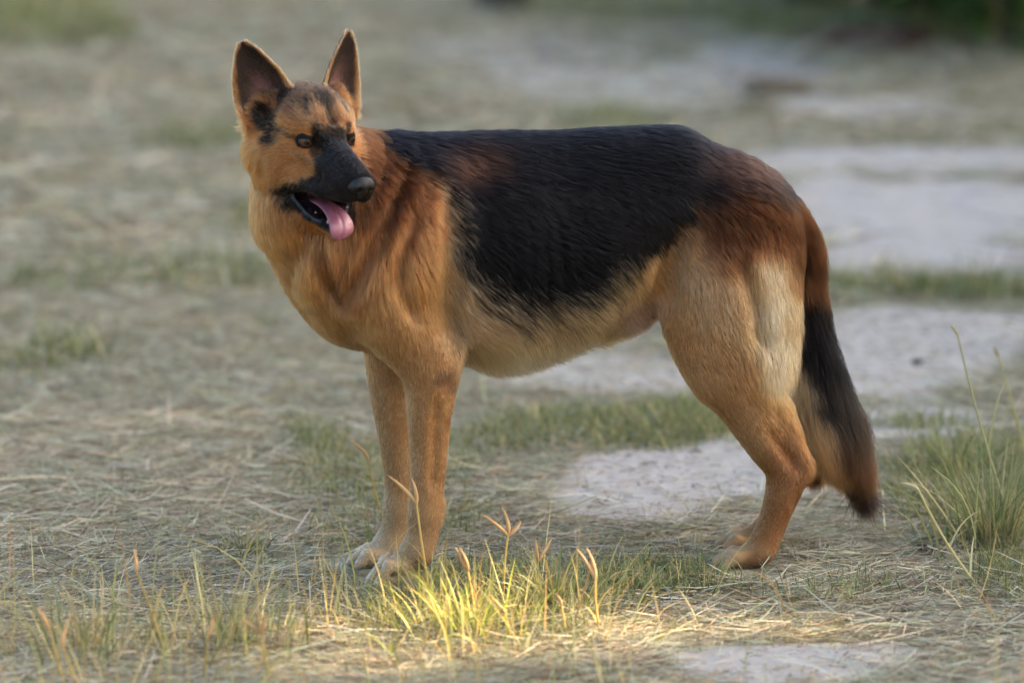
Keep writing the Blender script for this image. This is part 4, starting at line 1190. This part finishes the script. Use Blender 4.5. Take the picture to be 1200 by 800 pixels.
tuft("grass_tuft", 270, 760, 190, .09, .05, .14, [.8, 1.6, 2, 3, 3, .4], "sparse yellow tuft along the bottom edge left of the paws", TG)

# forked seed stems -------------------------------------------------
def tube(pts, rad, n=6):
    pts = np.asarray(pts, float); V = []; F = []
    for k, p in enumerate(pts):
        d = pts[min(k + 1, len(pts) - 1)] - pts[max(k - 1, 0)]; d /= np.linalg.norm(d) + 1e-12
        s1 = np.cross(d, (.31, .9, .2)); s1 /= np.linalg.norm(s1); s2 = np.cross(d, s1)
        for j in range(n):
            a = 2 * math.pi * j / n
            V.append(p + (s1 * math.cos(a) + s2 * math.sin(a)) * rad[k])
    for k in range(len(pts) - 1):
        for j in range(n):
            F.append((k * n + j, k * n + (j + 1) % n, (k + 1) * n + (j + 1) % n, (k + 1) * n + j))
    return np.array(V), np.array(F)
def col_obj(name, V, F, tint, mat, parent, loc=None):
    o = mesh_obj(name, V, F, mat, parent)
    color_attr(o, np.tile(np.asarray(tint, float), (len(V), 1)) * np.exp(rng.normal(0, .12, (len(V), 1))))
    return o
def seed_stem(bpx, bpy_, tpx, tpy, nf, label, tint=(.52, .39, .13), head=(.60, .38, .17), dy=0.0, hl=.036):
    kf = rng.uniform(.75, 1.15); tint = tuple(np.array(tint) * kf); head = tuple(np.clip(np.array(head) * rng.uniform(.8, 1.15) + np.array((0, .03, .05)) * rng.random(), 0, .8))
    base = G(bpx, bpy_); base[2] = ground_z(np.array([base[0]]), np.array([base[1]]))[0] - .004
    tip = P(tpx, tpy, base[1] + dy)
    root = bpy.data.objects.new("seed_stem", None); COL.objects.link(root); root.location = base
    root.empty_display_size = .02
    tag(root, label, "grass stem", "forked dry seed stems in the foreground")
    v = tip - base; L = np.linalg.norm(v); hl = min(hl, L * .35)
    neck = v * (1 - hl / L)
    side = np.cross(v / L, (0, 1, 0)); bow = side * rng.normal(0, .05) * L
    ts = np.linspace(0, 1, 7)
    pts = [neck * t + bow * (t * (1 - t)) for t in ts]
    V, F = tube(pts, np.interp(ts, [0, 1], [.0024, .0014]))
    col_obj("stalk", V, F, tint, M_BLADE, root)
    for k in range(2):
        t0 = .15 + .3 * k
        b = np.array([neck * t0 + bow * t0 * (1 - t0)])
        Vb, Fb, Tb = ribbons(b, np.array([rng.uniform(0, 6.28)]), np.array([1.0]), np.array([L * .45]), np.array([.0032]), np.array([-1.1]), np.array([tint]), 5)
        o = mesh_obj("blade", Vb, Fb, M_BLADE, root); color_attr(o, Tb)
    for k in range(nf):
        a = (k - (nf - 1) / 2) * rng.uniform(.45, .85) + rng.normal(0, .16); hl_ = hl * rng.uniform(.65, 1.15); cv = rng.normal(.15, .35)
        d = v / L * math.cos(a) + side * math.sin(a) + np.array([0, rng.normal(0, .2), 0])
        d /= np.linalg.norm(d)
        ts = np.linspace(0, 1, 8)
        pp = [neck + d * hl_ * t + (v / L * .2 + side * cv) * hl_ * t * t for t in ts]
        V, F = tube(pp, np.array([.0012, .0022, .0029, .0030, .0027, .0023, .0016, .0005]))
        # bristles along the spike
        nb = 26; tt = rng.random(nb)
        bb = np.array([neck + d * hl_ * t + (v / L * .2 + side * cv) * hl_ * t * t for t in tt])
        az = rng.uniform(0, 6.28, nb)
        Vb, Fb, _ = ribbons(bb, az, rng.uniform(.3, 1.1, nb), rng.uniform(.004, .008, nb), np.full(nb, .0009), np.full(nb, .3), np.tile(head, (nb, 1)), 1)
        col_obj("seed_spike", np.concatenate([V, Vb]), np.concatenate([F, Fb + len(V)]), head, M_BLADE, root)
    return root
for a in [(590, 712, 597, 598, 3, "tall stem with three spread spikes directly below the dog's chest"),
          (628, 700, 632, 634, 2, "short forked stem just right of the tall three-spiked stem"),
          (704, 745, 695, 650, 2, "forked stem standing alone below the middle of the belly"),
          (506, 712, 484, 562, 2, "tall forked stem crossing in front of the nearest foreleg"),
          (448, 606, 426, 515, 1, "single orange spike standing just left of the far foreleg"),
          (556, 735, 545, 640, 2, "forked stem between the sunlit tuft and the nearest forepaw"),
          (316, 800, 300, 712, 3, "thick pale seed head low in the frame left of the paws"),
          (76, 812, 50, 705, 1, "straight orange stem nearest the left edge of the frame"),
          (100, 818, 62, 735, 1, "bent orange stem beside the straight one at the left edge"),
          (238, 806, 246, 716, 1, "single yellow spike between the left edge stems and the pale seed head"),
          (196, 775, 150, 640, 1, "long thin leaning stem rising from the litter at lower left"),
          (664, 745, 655, 690, 1, "short single orange spike beside the lone forked stem"),
          (600, 752, 588, 700, 2, "small forked head in the middle of the sunlit tuft")]:
    seed_stem(*a)
seed_stem(1195, 640, 1118, 378, 1, "very long thin stem leaning out of the tall tuft at the right", (.36, .34, .14), (.42, .36, .18), .22, .02)
seed_stem(1212, 560, 1166, 404, 1, "thin stem with one seed spike standing behind the tall tuft at the right", (.36, .34, .14), (.34, .28, .13), .1, .02)
seed_stem(1150, 690, 1068, 560, 1, "pale bent stem leaning left out of the tall tuft", (.50, .44, .22), (.55, .46, .26), 0, .02)

# small things on the ground ----------------------------------------
def lump(name, px, py, r, mat, label, cat, group=None, sq=(1, 1, .7), seed=0, z=0):
    V, F = uv_sphere(1, 14, 10)
    V = np.array(V)
    k = 1 + .35 * (fbm(V[:, 0] * 2 + seed * 3.1 + 9, V[:, 1] * 2 + V[:, 2] * 1.7 + 5, seed, 3) - .5) * 2
    V = V * k[:, None] * np.array(sq) * r
    c = G(px, py); c[2] = ground_z(np.array([c[0]]), np.array([c[1]]))[0] + r * sq[2] * .55 + z
    o = tri_obj(name, V, F, mat, None); o.location = c
    tag(o, label, cat, group)
    return o
clod_m = plain_mat("dark_clod", (.016, .013, .012), .6, .4, 0, .6, 300, .4)
peb_m = plain_mat("pebble", (.20, .17, .14), .8, .3, 0, .5, 400, .4)
CG = "black clods by the right hand tuft"
lump("clod", 1081, 645, .0085, clod_m, "larger black clod on the litter left of the tall tuft", "clod", CG, (1.2, 1, .8), 1)
lump("clod", 1094, 646, .0075, clod_m, "smaller black clod touching the right side of the larger one", "clod", CG, (1, 1, .9), 2)
lump("clod", 1075, 420, .009, clod_m, "lone dark clod on the bare sand behind the tail", "clod", None, (1.2, 1, .6), 3)
tr_m = plain_mat("debris", (.11, .085, .055), .9, .2, 0, .5, 300, .4)
lump("debris_heap", 908, 108, .058, tr_m, "dark brown heap of debris lying on the far pale track", "debris heap", None, (1.35, 1.2, .42), 4)
lump("debris_heap", 1030, 58, .075, plain_mat("dead_leaves", (.075, .045, .032), .9, .2, 0, .5, 200, .5), "reddish heap of dead leaves at the foot of the shrub", "debris heap", None, (1.9, 1.2, .5), 5)
nP = 420
pp = scatter(nP, -1.0, 2.2, keep=lambda x, y: .15 + sand_at(x, y))
V0, F0 = np.array([(1, 0, 0), (-1, 0, 0), (0, 1, 0), (0, -1, 0), (0, 0, .8), (0, 0, -.8)], float), np.array([(0, 2, 4), (2, 1, 4), (1, 3, 4), (3, 0, 4), (2, 0, 5), (1, 2, 5), (3, 1, 5), (0, 3, 5)])
pb = on_ground(pp); r_ = rng.uniform(.0015, .0045, nP)
VV = (V0[None] * r_[:, None, None] * rng.uniform(.6, 1.3, (nP, 6, 1)) + pb[:, None]).reshape(-1, 3)
o = mesh_obj("pebbles", VV, (F0[None] + (np.arange(nP) * 6)[:, None, None]).reshape(-1, 3), peb_m)
tag(o, "scattered pebbles and crumbs on the bare sand", kind="stuff")
# curled dry leaf on the sand under the belly
c = G(800, 622); n = 9
o = batch("dry_leaf", [ribbons(np.tile(c, (n, 1)) + rng.normal(0, .012, (n, 3)) * (1, 1, 0) + (0, 0, .004), rng.uniform(-.6, 3.6, n), rng.uniform(.1, 1.0, n), rng.uniform(.03, .06, n), rng.uniform(.003, .005, n), rng.normal(-1.0, .8, n), np.tile((.60, .53, .40), (n, 1)), 6)], M_STRAW)
tag(o, "curled pale dry leaves lying on the sand in front of the hind paws", "dry leaf")

# ------------------------------------------------------------------ trees and the shrub
def bark(name, col): return plain_mat(name, col, .9, .2, 0, .9, 60, .45, 0, 18)
BARK = bark("bark", (.045, .038, .034))
M_LEAF = blade_mat("leaf", .35, .45)
HOLES = []       # lines towards the sun kept free of leaves: gaps in the canopy
for px, py, r in ((550, 748, .05), (480, 748, -.01), (622, 755, -.01), (530, 722, -.01), (400, 770, -.04), (690, 775, -.03), (730, 725, -.05), (350, 715, -.05), (100, 765, -.04), (200, 705, -.055), (1090, 765, -.04), (250, 780, -.04), (230, 488, -.035), (150, 495, -.04), (300, 478, -.04), (900, 745, -.02), (820, 735, -.02), (430, 790, -.01), (300, 750, -.02)):
    HOLES.append((G(px, py), r))
HOLES.append((P(945, 580, fh), -.03))
def leaves(c, rad, n, size, cols, wts, holes=True):
    c, rad = np.array(c, float), np.array(rad, float)
    # clusters on the outer part of an uneven crown
    nc = max(12, n // 70)
    u = rng.normal(0, 1, (nc, 3)); u /= np.linalg.norm(u, axis=1, keepdims=True)
    cc = c + u * rad * rng.uniform(.35, 1.0, (nc, 1)) ** .6
    k = rng.integers(0, nc, n)
    p = cc[k] + rng.normal(0, 1, (n, 3)) * rad * .15
    if holes:
        ok = np.ones(n, bool)
        for q, r in HOLES:
            w = p - q; al = w @ SUN_DIR; d = np.linalg.norm(w - al[:, None] * SUN_DIR, axis=1)
            ok &= d > r + size * .5
        p = p[ok]; n = len(p); k = k[ok]
    a = rng.normal(0, 1, (n, 3)); a /= np.linalg.norm(a, axis=1, keepdims=True)
    b = np.cross(a, rng.normal(0, 1, (n, 3))); b /= np.linalg.norm(b, axis=1, keepdims=True)
    s = size * rng.uniform(.6, 1.2, n)[:, None]
    V = np.stack([p - a * s * .5, p + b * s * .26, p + a * s * .5, p - b * s * .26], 1).reshape(-1, 3)
    F = np.arange(n * 4).reshape(n, 4)
    T = np.repeat(pal(n, cols, wts), 4, axis=0)
    return V, F, T
LEAF_P = [(.045, .075, .022), (.07, .10, .03), (.10, .13, .04), (.03, .05, .02)]
def tree(x, y, h, crown_c, crown_r, n, size, label, group=None, tr=.09, name="tree"):
    z = ground_z(np.array([x]), np.array([y]))[0] - .05
    root = bpy.data.objects.new(name, None); COL.objects.link(root); root.location = (x, y, z); root.empty_display_size = .3
    tag(root, label, "tree", group)
    ts = np.linspace(0, 1, 10)
    pts = [np.array([.12 * math.sin(3 * t + x) * t, .10 * math.sin(2.3 * t + y) * t, h * t]) for t in ts]
    V, F = tube(pts, tr * np.interp(ts, [0, .06, 1], [1.5, 1.0, .25]), 12)
    mesh_obj("trunk", V, F, BARK, root)
    for k in range(6):
        t0 = .4 + .09 * k; b = pts[int(t0 * 9)]; a = k * 2.4 + x
        e = b + np.array([math.cos(a) * crown_r[0] * .8, math.sin(a) * crown_r[1] * .8, crown_r[2] * .45])
        mid = (b + e) / 2 + (0, 0, .15)
        V, F = tube([b, mid, e], [tr * .45, tr * .28, tr * .08], 7)
        mesh_obj("limb", V, F, BARK, root)
    V, F, T = leaves((x + crown_c[0], y + crown_c[1], crown_c[2]), crown_r, n, size, LEAF_P, [3, 3, 2, 2])
    o = mesh_obj("crown", V - np.array([x, y, z]), F, M_LEAF, root); color_attr(o, T)
    return root
hs = np.array([math.sin(SUN_AZ), math.cos(SUN_AZ)]); ps = np.array([-hs[1], hs[0]])
for k, tt in enumerate((-2.2, -.2, 1.8, 3.8, 5.8, 7.8)):
    q = hs * (10 + .6 * math.sin(k * 2.1)) + ps * tt
    tree(q[0], q[1], 6.2, (0, 0, 4.0), (1.8, 1.8, 2.9), 22000, .17, "leafy tree of the row beside the track that shades the dog", "trees in the row that shades the track")
b = G(590, 12)
tree(b[0], b[1], 6.0, (0, .3, 4.4), (1.6, 1.6, 1.8), 7000, .13, "dark slender tree trunk far behind the dog's neck at the top of the picture", None, .055)

def shrub(px, py, h, r, n, label, group):
    c = G(px, py); c[2] = ground_z(np.array([c[0]]), np.array([c[1]]))[0]
    root = bpy.data.objects.new("shrub", None); COL.objects.link(root); root.location = c; root.empty_display_size = .2
    tag(root, label, "shrub", group)
    for k in range(7):
        a = k * 2.4; e = np.array([math.cos(a) * r * .6, math.sin(a) * r * .6, h * .8])
        V, F = tube([(0, 0, -.03), e * .4 + (0, 0, .1), e], [.012, .009, .003], 6)
        mesh_obj("stem", V, F, BARK, root)
    V, F, T = leaves(c + np.array([0, 0, h * .55]), (r, r, h * .5), n, .08, [(.04, .085, .02), (.07, .13, .03), (.11, .17, .05), (.025, .045, .016)], [3, 3, 2, 2], False)
    o = mesh_obj("foliage", V - c, F, M_LEAF, root); color_attr(o, T)
SG = "green shrubs along the far right side"
shrub(1190, 60, .95, .42, 4200, "largest dark green shrub in the upper right corner", SG)
shrub(1090, 22, .9, .40, 3600, "green shrub just left of the one in the upper right corner", SG)
shrub(960, 2, .8, .38, 3200, "paler shrub at the top edge above the dog's rump", SG)
